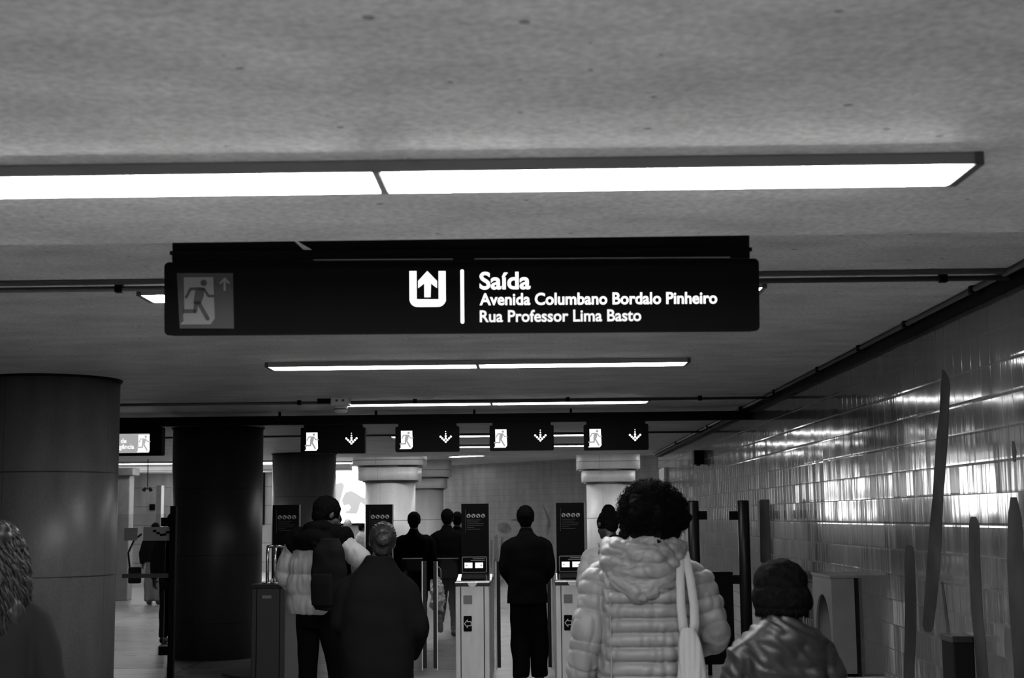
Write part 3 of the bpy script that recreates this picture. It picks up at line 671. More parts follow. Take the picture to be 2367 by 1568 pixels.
e = empty('wall_camera', (WX, p.y, p.z), 0, 'small black box high on the far end of the tiled wall', 'camera')
b = B(); box(b, -.13, 0, -.1, .1, -.1, .09, .01); obj('casing', b, MT['dark'], e)
b = B(); lathe(b, [(.03, -.12), (.03, -.1)], 16, -.07, 0); obj('lens', b, MT['darkm'], e)
p = atx(1541, 1104, WX); b = B(); box(b, WX-.05, WX, p.y-.05, p.y+.9, p.z-.17, p.z+.17, .005); tag(obj('wall_plate', b, MT['white']), 'pale plate at the far end of the tiled wall', 'plate')

# ------------------------------------------------------------------ backlit posters and the far hall
def lightbox(pxa, pxb, pya, pyb, D, label, art=True):
    a = at(pxa, pya, D); c = at(pxb, pyb, D); w = c.x-a.x; z0 = c.z; h = a.z-c.z
    e = empty('poster_lightbox', (a.x, D, z0), 0, label, 'lit poster')
    b = B(); box(b, -.08, w+.08, .0, .2, -.08, h+.08, .01); obj('frame', b, MT['dark'], e)
    b = B(); box(b, 0, w, -.006, 0, 0, h); obj('lit_poster', b, MT['ads'], e); p = e.children[-1]
    if art:
        kk = D/F; q = lambda x, y: ((x-pxa)*kk, (pyb-y)*kk)
        def blob(pts, m, y, nm): bb = B(); prism(bb, [q(*t) for t in pts], y-.001, y); obj(nm, bb, MT[m], p)
        blob([(776, 1118), (790, 1114), (797, 1122), (792, 1140), (786, 1162), (778, 1180), (770, 1180), (770, 1120)], 'adg', -.007, 'printed_figure')
        blob([(798, 1138), (812, 1134), (824, 1140), (836, 1148), (846, 1152), (846, 1170), (834, 1162), (829, 1180), (824, 1188), (800, 1186), (795, 1170), (790, 1156)], 'adg', -.007, 'printed_figure')
        blob([(802, 1108), (810, 1106), (817, 1112), (818, 1124), (812, 1133), (804, 1132), (798, 1124), (797, 1115)], 'adl', -.009, 'printed_head')
        blob([(796, 1169), (806, 1166), (811, 1172), (806, 1180), (800, 1180), (796, 1174)], 'ads', -.009, 'printed_cup')
        blob([(802, 1177), (808, 1176), (804, 1181)], 'adk', -.011, 'printed_spot')
        blob([(776, 1097), (788, 1095), (793, 1104), (790, 1112), (778, 1112)], 'adl', -.007, 'printed_head')
    return e
lightbox(694, 958, 1078, 1208, 45.8, 'bright backlit poster with two pale figures beside the pale column')
lightbox(428, 604, 1078, 1208, 45.8, 'backlit poster in the hall hidden behind the second round column', False)
# counter below the poster
a = at(780, 1228, 40)
e = empty('service_counter', (a.x-1.4, 40, 0), 0, 'dark counter under the bright backlit poster', 'counter')
b = B(); box(b, 0, 2.6, 0, .6, 0, 1.02, .01); obj('counter_body', b, MT['coun'], e)
b = B(); box(b, -.03, 2.63, -.04, .64, 1.02, 1.06, .008); obj('counter_top', b, MT['body'], e)
# left background: pilasters, beam
for px0, px1, D, g, lab in ((268, 298, 30.0, 'pier', 'slim grey pier just right of the nearest column'), (360, 372, 45.0, 'pier', 'thin pale pier behind the walker with the shoulder bag')):
    a = at(px0, 1200, D); c = at(px1, 1200, D)
    e = empty('pier', (a.x, D, 0), 0, lab, 'pier'); b = B(); box(b, 0, c.x-a.x, 0, .35, 0, HZ-.0, .02); obj('shaft', b, MT[g], e)
    if D < 40: b = B(); box(b, -.09, c.x-a.x+.09, -.08, .43, at(290, 1100, D).z, HZ, .02); obj('capital', b, MT[g], e)
a = at(316, 1090, 36); b = B(); box(b, -15, -4.6, 36, 36.5, at(350, 1092, 36).z, at(350, 1079, 36).z); tag(obj('concrete_beam', b, MT['colw']), 'pale beam across the left part of the hall', 'beam')
e = empty('strip_light', (-9, 35.6, at(350, 1074, 35.6).z), 0, 'thin lit strip above the pale beam in the left of the hall', 'strip light')
b = B(); box(b, -3, 3, -.03, .03, -.0, .02); obj('tube', b, MT['lensdim'], e)
b = B(); box(b, -3.05, 3.05, -.08, .08, .02, .07); obj('housing', b, MT['body'], e)
for x in (-2, 2):
    b = B(); box(b, x-.02, x+.02, -.02, .02, .07, HZ+.4-e.location.z); obj('hanger', b, MT['body'], e)
q = at(352, 1173, 45.9); b = B(); box(b, q.x-.07, q.x+.07, 45.8, 46.0, q.z-.1, q.z+.1, .01); tag(obj('wall_speaker', b, MT['dark']), 'small dark box on the back wall above the walker with the shoulder bag', 'speaker')
q = at(341, 1131, 34); e = empty('spotlight_pair', (q.x, 34, HZ+.4), 0, 'pair of small dark spotlights hanging on a thin rod in the left of the hall', 'spotlight')
dz = q.z-(HZ+.4); b = B(); tube(b, [(0, 0, 0), (0, 0, dz)], .012, 8); tube(b, [(-.06, 0, dz), (.06, 0, dz)], .012, 8); obj('rod', b, MT['dark'], e)
for s in (-1, 1):
    b = B(); tube(b, [(s*.05, 0, dz+.03), (s*.09, -.03, dz-.04)], [.03, .045], 14); obj('lamp_head', b, MT['dark'], e, True)

# ------------------------------------------------------------------ people
def ellip(bm, c, r, rot=None, seg=20):
    q = bmesh.ops.create_uvsphere(bm, u_segments=seg, v_segments=seg//2, radius=1)
    for v in q['verts']:
        p = Vector((v.co.x*r[0], v.co.y*r[1], v.co.z*r[2]))
        if rot: p = rot @ p
        v.co = p + Vector(c)
def cap(bm, p0, p1, r0, r1, seg=16, flat=1.0):
    """capsule that tapers from r0 to r1"""
    p0, p1 = Vector(p0), Vector(p1); d = p1-p0; L = d.length or 1e-4; d = d/L
    path, rad = [], []
    for i in range(5): t = math.pi/2*(1-i/4.5); path.append(p0-d*r0*math.sin(t)); rad.append(max(r0*math.cos(t), .001))
    path += [p0, p1]; rad += [r0, r1]
    for i in range(5): t = math.pi/2*((i+.5)/4.5) if i < 4 else math.pi/2*.999; path.append(p1+d*r1*math.sin(t)); rad.append(max(r1*math.cos(t), .001))
    tube(bm, path, rad, seg, flat)
def limb(bm, pts, rads, quilt=None, n=10, phase=0):
    """tapering limb along joints, smooth bends, optional quilting (pitch, amplitude)"""
    pts = [Vector(p) for p in pts]; P = []; R = []
    for i in range(len(pts)-1):
        m = max(2, int((pts[i+1]-pts[i]).length/.008)) if quilt else n
        for k in range(m): t = k/m; P.append(pts[i].lerp(pts[i+1], t)); R.append(rads[i]*(1-t)+rads[i+1]*t)
    P.append(pts[-1]); R.append(rads[-1])
    for _ in range(12 if quilt else 3):
        P = [P[0]]+[(P[i-1]+P[i]*2+P[i+1])/4 for i in range(1, len(P)-1)]+[P[-1]]
        R = [R[0]]+[(R[i-1]+R[i]*2+R[i+1])/4 for i in range(1, len(R)-1)]+[R[-1]]
    if quilt:
        s = phase
        for i in range(len(P)):
            if i: s += (P[i]-P[i-1]).length
            R[i] += quilt[1]*(abs(math.sin(math.pi*s/quilt[0]))**.55-.75)
    d0 = (P[0]-P[1]).normalized(); d1 = (P[-1]-P[-2]).normalized()
    r0, r1 = R[0], R[-1]
    pre = [(P[0]+d0*r0*math.sin(a)*.9, r0*math.cos(a)) for a in (1.5, 1.1, .7, .35)]
    post = [(P[-1]+d1*r1*math.sin(a)*.4, r1*math.cos(a)) for a in (.35, .7, 1.1, 1.5)]
    tube(bm, [p for p, _ in pre]+P+[p for p, _ in post], [max(r, .002) for _, r in pre]+R+[max(r, .002) for _, r in post], 20)
def trunk(bm, rows, quilt=None, tilt=0, shift=None):
    """stack of superellipse rings: (z, cx, cy, rx, ry)"""
    rows = sorted(rows); zs = [r[0] for r in rows]; n = max(24, int((zs[-1]-zs[0])/(.006 if quilt else .02)))
    rings = []; seg = 40
    Z = np.linspace(zs[0], zs[-1], n); cols = []
    for j in range(1, 5):
        c = np.interp(Z, zs, [r[j] for r in rows])
        kk = max(1, n//22); ker = np.ones(2*kk+1)/(2*kk+1); c = np.convolve(np.pad(c, kk, mode='edge'), ker, 'valid'); cols.append(c)
    for i, z in enumerate(Z):
        cx, cy, rx, ry = (c[i] for c in cols); q = 0
        if quilt: q = quilt[1]*(abs(math.sin(math.pi*(z-quilt[2] if len(quilt) > 2 else z)/quilt[0]))**.55-.75)
        ring = []
        for k in range(seg):
            t = 2*math.pi*k/seg; ct, st = math.cos(t), math.sin(t); e = .82
            x = (rx+q)*math.copysign(abs(ct)**e, ct); y = (ry+q)*math.copysign(abs(st)**e, st)
            ring.append(bm.verts.new((cx+x, cy+y+tilt*(z-zs[0]), z)))
        rings.append(ring)
    for a, b in zip(rings, rings[1:]):
        for k in range(seg): bm.faces.new((a[k], a[(k+1) % seg], b[(k+1) % seg], b[k]))
    bm.faces.new(rings[0][::-1]); bm.faces.new(rings[-1])
def fuse(bm, voxel=.01, it=4, ground=None, disp=None, cut=None):
    """melt everything in bm into one continuous skin"""
    me = bpy.data.meshes.new('f'); bmesh.ops.recalc_face_normals(bm, faces=bm.faces); bm.to_mesh(me); bm.free()
    o = link(bpy.data.objects.new('f', me)); m = o.modifiers.new('r', 'REMESH'); m.mode = 'VOXEL'; m.voxel_size = voxel
    if it: s = o.modifiers.new('s', 'SMOOTH'); s.factor = .5; s.iterations = it
    dg = bpy.context.evaluated_depsgraph_get(); out = bpy.data.meshes.new_from_object(o.evaluated_get(dg))
    bpy.data.objects.remove(o); bpy.data.meshes.remove(me)
    n = len(out.vertices); co = np.empty(n*3, np.float32); out.vertices.foreach_get('co', co); co = co.reshape(-1, 3)
    if disp:
        no = np.empty(n*3, np.float32); out.vertices.foreach_get('normal', no); no = no.reshape(-1, 3)
        d = np.array([disp(Vector(c)) for c in co.tolist()], np.float32); co = co + no*d[:, None]
    if ground is not None: co[:, 2] = np.maximum(co[:, 2], ground)
    out.vertices.foreach_set('co', co.ravel()); out.update(); return out
def wrinkle(a, s, st=(1, 1, 1), a2=0, s2=40):
    def f(c):
        p = Vector((c.x*st[0], c.y*st[1], c.z*st[2]))
        v = noise.noise(p*s)*a
        if a2: v += (abs(noise.noise(p*s2))-.2)*a2
        return v
    return f
def hand(bm, w, d, across, n, curl=.5, s=1.0):
    """palm, four fingers and a thumb. w wrist, d along, across towards the thumb, n palm normal"""
    d = Vector(d).normalized(); across = Vector(across); across = (across-d*across.dot(d)).normalized(); n = d.cross(across)*(1 if d.cross(across).dot(Vector(n)) > 0 else -1)
    w = Vector(w)
    for t in (-.5, -.17, .17, .5):
        cap(bm, w+across*t*.045*s, w+d*.088*s+across*t*.068*s, .016*s, .0135*s, 10)
    for i, (t, ln) in enumerate(((.034, .072), (.0115, .08), (-.0115, .075), (-.033, .058))):
        p = w+d*.09*s+across*t*s; dd = d.copy(); c = curl*(1+.12*i)
        for j, f in enumerate((.45, .30, .25)):
            dd = (dd*math.cos(c*.55)+n*math.sin(c*.55)).normalized() if True else dd
            q = p+dd*ln*f*s; cap(bm, p, q, (.0092-.001*j)*s, (.0085-.001*j)*s, 8); p = q
            n2 = n - dd*n.dot(dd); n = n2.normalized() if n2.length > .01 else n
        n = (d.cross(across)); n = n if n.dot(Vector(n)) > 0 else -n
    p = w+d*.022*s+across*.028*s
    t1 = p+(across*.75+d*.65+n*.3).normalized()*.042*s; t2 = t1+(across*.35+d*.9+n*.35).normalized()*.03*s
    cap(bm, p, t1, .013*s, .011*s, 8); cap(bm, t1, t2, .0105*s, .0085*s, 8)
def person(x, y, rz, H, label, pose=None, top='jacket', topm='blk', legm='trou', hairf=None, head=(0, 0, 0), skin='skin', vox=.011,
           wide=1.0, hem=.80, leg=1.0, quilt=None, extra=None, topvox=None, collar=True, group=None, arm=1.0, hairm='hair', dispf=None, lowdisp=None, headoff=(0, 0, 0), coatrows=None, sh=0):
    k = H/1.75
    J = dict(hd=Vector((0, .015, 1.63)), nk=Vector((0, -.01, 1.47)), sL=Vector((-.185, 0, 1.41)), sR=Vector((.185, 0, 1.41)),
             eL=Vector((-.25, -.03, 1.13)), eR=Vector((.25, -.03, 1.13)), wL=Vector((-.26, .05, .88)), wR=Vector((.26, .05, .88)),
             hL=Vector((-.09, 0, .92)), hR=Vector((.09, 0, .92)), kL=Vector((-.10, .02, .50)), kR=Vector((.10, .02, .50)),
             aL=Vector((-.10, -.03, .09)), aR=Vector((.10, -.03, .09)))
    for q, v in (pose or {}).items(): J[q] = Vector(v)
    J['hd'] = J['hd']+Vector(headoff)
    for q in J: J[q] = J[q]*k
    root = empty('person', (x, y, 0), rz, label, 'person', group)
    HR = Euler((head[0], head[1], head[2]), 'XYZ').to_matrix()
    hc = J['hd']; h = lambda a, b, c: hc + HR @ (Vector((a, b, c))*k)
    # body: one continuous skin
    b = B()
    ellip(b, h(0, -.012, .028), (.076*k, .098*k, .090*k), HR); ellip(b, h(0, .028, -.03), (.060*k, .066*k, .082*k), HR); ellip(b, h(0, .045, -.082), (.042*k, .045*k, .030*k), HR)
    cap(b, h(0, .092, .005), h(0, .112, -.03), .008*k, .013*k, 10); cap(b, h(-.035, .082, .02), h(.035, .082, .02), .012*k, .012*k, 8)
    cap(b, h(-.018, .092, -.058), h(.018, .092, -.058), .0085*k, .0085*k, 8); cap(b, h(-.045, .055, -.03), h(-.03, .07, -.04), .018*k, .016*k, 8); cap(b, h(.045, .055, -.03), h(.03, .07, -.04), .018*k, .016*k, 8)
    for s in (-1, 1): ellip(b, h(s*.077, -.005, -.004), (.011*k, .02*k, .031*k), HR)
    limb(b, [J['nk']+Vector((0, -.0, -.06))*k, J['nk'].lerp(hc, .3), h(0, -.015, -.06)], [.062*k, .054*k, .055*k])
    pc = (J['hL']+J['hR'])/2; ch = J['nk']*.8+pc*.2
    trunk(b, [(pc.z-.06*k, pc.x, pc.y, .13*k, .09*k), (pc.z+.08*k, pc.x, pc.y, .15*k, .10*k), (pc.z+.22*k, pc.x, 0, .13*k, .09*k), (ch.z-.05*k, ch.x, ch.y, .14*k, .09*k), (J['nk'].z-.05*k, ch.x, J['nk'].y, .10*k, .06*k), (J['nk'].z, J['nk'].x, J['nk'].y, .06*k, .06*k)])
    for s in 'LR':
        S = J['s'+s]; limb(b, [S+Vector((0, 0, -.05))*k, J['e'+s], J['w'+s]], [.036*k, .034*k, .026*k]); limb(b, [J['h'+s], J['k'+s], J['a'+s]], [.082*k, .054*k, .036*k])
        sg = 1 if s == 'R' else -1; d = (J['w'+s]-J['e'+s]).normalized(); d = (d*.8+Vector((0, .1, -.5))).normalized() if d.z < .3 else d
        hand(b, J['w'+s]+d*.012*k, d, Vector((-.25*sg, 1, .35)), Vector((-sg, 0, 0)), .55, k)
        f = J['a'+s]; cap(b, f+Vector((0, -.02, -.03))*k, f+Vector((0, .13, -.05))*k, .035*k, .03*k)
    obj('body', fuse(b, vox*.62, 2, 0.004), MT[skin], root, True)
    b = B()
    for s in (-1, 1): ellip(b, h(s*.030, .083, .003), (.012*k,)*3, None, 10)
    obj('eyes', b, MT['eye'], root, True)
    # trousers
    b = B()
    trunk(b, [(pc.z-.10*k, pc.x, pc.y-.005, .145*k, .115*k), (pc.z+.02*k, pc.x, pc.y-.01, .168*k*wide, .125*k), (pc.z+.14*k, pc.x, pc.y, .15*k*wide, .11*k)])
    for s in 'LR':
        d = (J['a'+s]-J['k'+s]).normalized()
        limb(b, [J['h'+s]+Vector((0, 0, -.02))*k, J['k'+s], J['a'+s]+Vector((0, 0, .0))*k-d*.01], [.098*k, .074*k*leg, .062*k*leg])
    obj('trousers', fuse(b, vox, 3, .012, lowdisp or wrinkle(.012, 9, (1, 1, .7))), MT[legm], root, True)
    for s in 'LR':
        b = B(); f = J['a'+s]; tp = Vector((0, .15, -.055)); hl = Vector((0, -.035, -.04))
        if f.z > .13*k: tp = Vector((0, .085, -.13)); hl = Vector((0, -.05, -.02))
        cap(b, f+hl*k, f+(hl+tp)/2*k+Vector((0, .0, .01)), .046*k, .05*k); cap(b, f+(hl+tp)/2*k, f+tp*k, .048*k, .038*k); cap(b, f+Vector((0, -.01, .04))*k, f, .045*k, .048*k)
        o = obj('shoe', fuse(b, .008, 3, 0.0), MT['shoe'], root, True)
    # upper garment
    b = B(); zn = J['nk'].z/k; kk = lambda rows: [(r[0]*k, r[1]*k, r[2]*k, r[3]*k, r[4]*k) for r in rows]
    nx, ny = J['nk'].x/k, J['nk'].y/k; wd = wide
    rows = coatrows or [(hem, 0, 0, .185*wd, .14*wd), (hem+.12, 0, 0, .18*wd, .138*wd), (1.12, 0, 0, .175*wd, .135*wd), (1.28, nx*.5, 0, .188*wd, .13*wd), (1.37, nx*.8, 0, .195*wd, .12*wd),
            (zn-.045+sh, nx, ny, .165*wd, .10), (zn-.01+sh, nx, ny, .105, .085), (zn+.025+sh, nx, ny, .072, .072)]
    post = quilt and len(quilt) > 3
    trunk(b, kk(rows), None if post else quilt)
    for s in 'LR':
        sg = 1 if s == 'R' else -1; S = J['s'+s]
        limb(b, [S+Vector((-.06*sg, 0, .0))*k, S+Vector((.0, 0, -.05))*k, J['e'+s], J['w'+s]], [.055*k*arm, .068*k*arm, .059*k*arm, .046*k*arm], (quilt[0]*.95, quilt[1]) if quilt and not post else None)
    if collar: 
        n0 = J['nk']; limb(b, [n0+Vector((0, -.0, -.03))*k, n0.lerp(hc, .28)], [.078*k, .068*k])
    if extra: extra(b, J, k)
    if post:
        arms = [[J['s'+s], J['e'+s], J['w'+s]] for s in 'LR']; pit, amp = quilt[0], quilt[1]; wrk = dispf
        def dispf(c, arms=arms):
            best = (9, 0)
            for A in arms:
                s0 = 0
                for u, v in zip(A, A[1:]):
                    L = (v-u).length; t = max(-.15, min(1.2, (c-u).dot(v-u)/L/L)); dd = (c-u.lerp(v, t)).length
                    if dd < best[0]: best = (dd, s0+t*L)
                    s0 += L
            lim = .088*k*arm
            if best[0] < lim and abs(c.x) > .135*k: s = best[1]+noise.noise(c*9)*.006; e = min(1, (lim-best[0])/.010+.15)
            else: s = c.z+quilt[2]+noise.noise(Vector((c.x*6, c.y*6, 1)))*.008; e = min(1, max(.15, (best[0]-lim)/.010+.15)) if abs(c.x) > .135*k else 1
            if c.z > 1.40*k: e = 0
            return amp*e*(.42 if best[0] < lim and abs(c.x) > .135*k else 1)*(abs(math.sin(math.pi*s/pit))**.5-.7) + wrk(c)
    g = obj(top, fuse(b, topvox or vox, 3 if not quilt else 1, None, dispf or wrinkle(.012, 8)), MT[topm], root, True)
    if hairf: hairf(root, h, k, HR, MT[hairm])
    return root, J, k, h
def hair_short(root, h, k, HR, m, ext=0):
    b = B(); ellip(b, h(0, -.020, .034), (.090*k, .112*k, .103*k), HR); ellip(b, h(0, -.06, -.02), (.068*k, .058*k, .07*k), HR)
    obj('hair', fuse(b, .008, 2, None, wrinkle(.006, 60, (1, 1, .5), .004, 140)), m, root, True)
def hair_bun(root, h, k, HR, m):
    b = B(); ellip(b, h(0, -.018, .032), (.090*k, .112*k, .103*k), HR); ellip(b, h(0, -.06, -.03), (.065*k, .055*k, .07*k), HR); ellip(b, h(0, -.125, .01), (.05*k, .042*k, .045*k), HR)
    iv = HR.transposed(); bc = h(0, -.12, .01)
    def f(c): u = iv @ (c-bc); t = math.atan2(u.x, u.z); return .0022*math.sin(t*34+noise.noise(c*16)*4)+noise.noise(c*50)*.003
    obj('hair', fuse(b, .006, 1, None, f), m, root, True)
    b = B(); q = [h(.03*math.cos(t), -.105, .012+.03*math.sin(t)) for t in [i*math.pi/6 for i in range(13)]]; tube(b, q, .005*k, 8); obj('hair_tie', b, MT['body'], root, True)
def curls(b, c, r, n, ln, rad, HR, rnd, lo=-.7, back=True):
    for i in range(n):
        u = rnd.uniform(lo, 1); t = rnd.uniform(0, 2*math.pi); s = math.sqrt(1-u*u); d = Vector((s*math.cos(t), s*math.sin(t), u))
        p = Vector((d.x*r[0], d.y*r[1], d.z*r[2]))*.93; p = HR @ p + c; d = HR @ d
        a = d.orthogonal().normalized(); e = d.cross(a); ph = rnd.uniform(0, 6.28); R = rnd.uniform(.006, .013); L = ln*rnd.uniform(.5, 1)
        pts = [p+d*L*j/8+Vector((0, 0, -.25*L*(j/8)**2))+(a*math.cos(ph+j*1.1)+e*math.sin(ph+j*1.1))*R for j in range(9)]
        tube(b, pts, [rad*(1-.08*j) for j in range(9)], 5)

# 1. curly haired person in the pale quilted jacket
rnd = random.Random(3)
D = 6.1
px = lambda x, D: at(x, 1195, D).x
def hood_extra(b, J, k): pass
def puff_disp(c):
    v = noise.noise(Vector((c.x*7, c.y*7, c.z*12)))*.008
    v += (abs(noise.noise(Vector((c.x*20, c.y*20, c.z*8))))-.25)*.013
    return v
pose = dict(hd=(.02, .03, 1.56), nk=(.0, -.01, 1.44), sL=(-.20, 0, 1.37), sR=(.20, 0, 1.36), eL=(-.255, -.04, 1.09), wL=(-.30, .03, .84), eR=(.268, -.02, 1.10), wR=(.20, .22, 1.04))
rows = [(.74, -.01, 0, .215, .165), (.9, -.01, 0, .205, .16), (1.05, -.01, 0, .195, .155), (1.2, -.0, -.005, .20, .155), (1.3, 0, -.01, .215, .15), (1.37, 0, -.01, .205, .135), (1.42, 0, -.01, .15, .11), (1.455, 0, -.01, .10, .09), (1.49, .0, -.01, .085, .085)]
X0 = px(1494, D)
def afro(root, h, k, HR, m):
    b = B(); c = h(.0, -.01, .045)
    ellip(b, c, (.137, .14, .118), HR); ellip(b, h(.0, -.03, -.04), (.12, .10, .09), HR); ellip(b, h(.06, -.02, .02), (.09, .1, .09), HR)
    o = obj('curly_hair', fuse(b, .008, 1, None, wrinkle(.03, 16, (1, 1, 1), .022, 38)), m, root, True)
    b = B(); curls(b, c, (.142, .145, .132), 1500, .034, .0016, HR, rnd, -.8); obj('curls', b, m, o, True)
root, J, k, h = person(X0, D, 0, 1.82, 'person with big curly dark hair in a pale hooded puffer jacket, seen from behind', pose, 'puffer_jacket', 'puff', hairf=afro, wide=1.05, hem=.74,
    quilt=(.0585, .025, .0, 1), topvox=.0052, arm=1.12, coatrows=rows, collar=False, dispf=puff_disp, head=(.1, .1, 0), legm='blk2')
# hood lying on the shoulders
def hood_disp(c):
    v = noise.noise(Vector((c.x*6, c.y*6, c.z*10)))*.014+(abs(noise.noise(Vector((c.x*9+3, c.y*7, c.z*17+c.x*6))))**.6-.45)*.024+(abs(noise.noise(Vector((c.x*24, c.y*18, c.z*26))))-.2)*.010
    return v
b = B()
def arcp(rx, rz, cx, cz, cy, sag, n=12): return [(cx+rx*math.cos(math.pi*i/n), cy-sag*math.sin(math.pi*i/n), cz-rz*math.sin(math.pi*i/n)) for i in range(n+1)]
tube(b, arcp(.150, .165, -.012, 1.455, -.02, .13), [.028+.030*math.sin(math.pi*i/12) for i in range(13)], 14)
tube(b, arcp(.135, .05, -.012, 1.475, -.035, .12), [.030+.022*math.sin(math.pi*i/12) for i in range(13)], 14)
tube(b, arcp(.15, .11, -.012, 1.465, -.03, .115), [.03+.028*math.sin(math.pi*i/12) for i in range(13)], 14)
ellip(b, (-.012, -.10, 1.375), (.135, .06, .095)); ellip(b, (-.012, -.05, 1.44), (.16, .08, .05))
ellip(b, (.02, -.02, 1.485), (.095, .085, .045))
for v in b.verts: v.co += Vector((-.010, 0, .062))
ob = obj('hood', fuse(b, .0055, 2, None, hood_disp), MT['puff'], root, True)
# arm and side seams
for nm, pts in (('side_seam', [(-.165, -.118, 1.34), (-.168, -.122, 1.2), (-.166, -.128, 1.05), (-.17, -.135, .9), (-.175, -.14, .80)]),):
    b = B(); tube(b, pts, .004, 8); obj(nm, b, MT['puff'], root, True)
# tote bag hanging from the right shoulder
tx = X0+.135
e = empty('tote_bag', (tx, D-.02, .62), 0, 'cream canvas tote bag hanging from the shoulder of the pale puffer jacket', 'bag')
def strap(pts, w0, w1, th=.006):
    b = B(); n = len(pts); P = [Vector(p) for p in pts]; A = []
    for i, p in enumerate(P):
        w = w0+(w1-w0)*i/(n-1); t = (P[min(i+1, n-1)]-P[max(i-1, 0)]).normalized(); s = Vector((1, 0, 0)); s = (s-t*s.dot(t)).normalized(); u = t.cross(s)
        A.append([b.verts.new(p+s*a*w/2+u*c*th/2) for a, c in ((-1, -1), (1, -1), (1, 1), (-1, 1))])
    for a, c in zip(A, A[1:]):
        for i in range(4): b.faces.new((a[i], a[(i+1) % 4], c[(i+1) % 4], c[i]))
    b.faces.new(A[0][::-1]); b.faces.new(A[-1]); return b
zt = 1.485-.62
obj('strap', strap([(.008, .12, zt-.12), (.006, .06, zt-.015), (.0, -.02, zt+.012), (-.008, -.10, zt-.02), (-.015, -.155, zt-.10), (-.018, -.175, zt-.2), (-.012, -.18, zt-.27), (-.004, -.18, zt-.33)], .028, .038), MT['canvas'], e, True)
obj('strap', strap([(.035, .12, zt-.12), (.03, .06, zt-.02), (.022, -.02, zt+.010), (.018, -.10, zt-.02), (.026, -.155, zt-.10), (.036, -.175, zt-.2), (.036, -.18, zt-.27), (.026, -.18, zt-.33)], .028, .038), MT['canvas'], e, True)
b = B()
rr = [(.0, .02, .085, .05), (.1, .022, .085, .055), (.25, .018, .075, .045), (.36, .012, .06, .03), (.42, .01, .05, .018), (.46, .008, .034, .012)]
trunk(b, [(z*1.3-.02, cx, -.19, rx*.86, ry) for z, cx, rx, ry in rr])
obj('bag_body', fuse(b, .006, 2, None, lambda c: (abs(noise.noise(Vector((c.x*38, c.y*8, c.z*3.0))))-.2)*.022+noise.noise(Vector((c.x*15, 2, c.z*6)))*.01), MT['canvas'], e, True)

# 2. short person with bobbed hair in a leather jacket
D = 5.5; X0 = px(1800, D)
def bob(root, h, k, HR, m):
    b = B(); ellip(b, h(0, -.01, .030), (.120*k, .125*k, .105*k), HR); ellip(b, h(0, -.02, -.03), (.132*k, .125*k, .085*k), HR); ellip(b, h(0, -.02, -.045), (.130*k, .122*k, .078*k), HR); ellip(b, h(.075, -.01, -.06), (.07*k, .07*k, .045*k), HR); ellip(b, h(-.06, -.02, -.06), (.062*k, .08*k, .055*k), HR)
    ellip(b, h(0, -.05, -.085), (.095*k, .075*k, .05*k), HR)
    def f(c):
        q = HR.transposed() @ (c-h(0, 0, 0)); t = math.atan2(q.x, -q.y); return .0012*math.sin(t*60+noise.noise(c*14)*5)+noise.noise(c*30)*.006
    o = obj('bobbed_hair', fuse(b, .0055, 1, None, f), m, root, True)
    b = B(); r = random.Random(5)
    for i in range(420):
        t = r.uniform(-2.7, 2.7); d = Vector((math.sin(t), -math.cos(t), 0)); rad = .116*k
        p = h(d.x*rad, d.y*rad-.015, -.03+r.uniform(-.02, .03)); q = h(d.x*(rad+.016), d.y*(rad+.012)-.015, -.075-r.uniform(0, .03)); q2 = h(d.x*(rad+.005+r.uniform(0, .015)), d.y*(rad+.0)-.015, -.11-r.uniform(-.01, .018))
        tube(b, [p, q, q2], [.003, .0028, .0008], 5)
    obj('strands', b, m, o, True)
pose = dict(hd=(.0, .02, 1.60), nk=(0, -.02, 1.46), sL=(-.185, -.01, 1.36), sR=(.175, 0, 1.36), eL=(-.245, .02, 1.13), wL=(-.13, .24, 1.12), eR=(.245, .0, 1.10), wR=(.18, .22, 1.05))
def leath(c): return noise.noise(c*7)*.016+(abs(noise.noise(Vector((c.x*12+5, c.y*10, c.z*24+c.x*12))))-.22)*.020
person(X0, D, 0, 1.495, 'short person with bobbed dark hair and a dark leather jacket beside the tiled wall', pose, 'leather_jacket', 'leather', hairf=bob, wide=1.02, dispf=leath, topvox=.008, sh=.0, arm=1.12)

# 3. person with long curly hair at the left edge
D = 5.0; X0 = px(-26, D)
def longcurl(root, h, k, HR, m):
    r = random.Random(9); b = B(); c = h(0, -.02, .026)
    ellip(b, c, (.093, .114, .092), HR); ellip(b, h(0, -.05, -.10), (.115, .10, .13), HR); ellip(b, h(.02, -.06, -.22), (.105, .08, .12), HR)
    o = obj('long_curly_hair', fuse(b, .008, 1, None, wrinkle(.03, 14, (1, 1, .5), .02, 34)), m, root, True)
    b = B()
    for i in range(950):
        t = r.uniform(-3.1, 3.1) if i % 2 else r.uniform(-2.4, 2.4); z0 = r.uniform(-.05, .118) if i % 3 else r.uniform(.09, .119); rd = math.sqrt(max(0, 1-(z0/.12)**2))*.10+.012; L = r.uniform(.15, .34); ph = r.uniform(0, 6)
        pts = []
        for j in range(14):
            f = j/13; w = rd+.03*math.sin(min(1, f*2)*1.57); q = .010
            pts.append(h(math.sin(t)*w+q*math.cos(ph+j*.9), -math.cos(t)*w*.95-.02+q*math.sin(ph+j*.9), z0-L*f))
        tube(b, pts, [.0024]*12+[.0018, .001], 5)
    obj('curls', b, m, o, True)
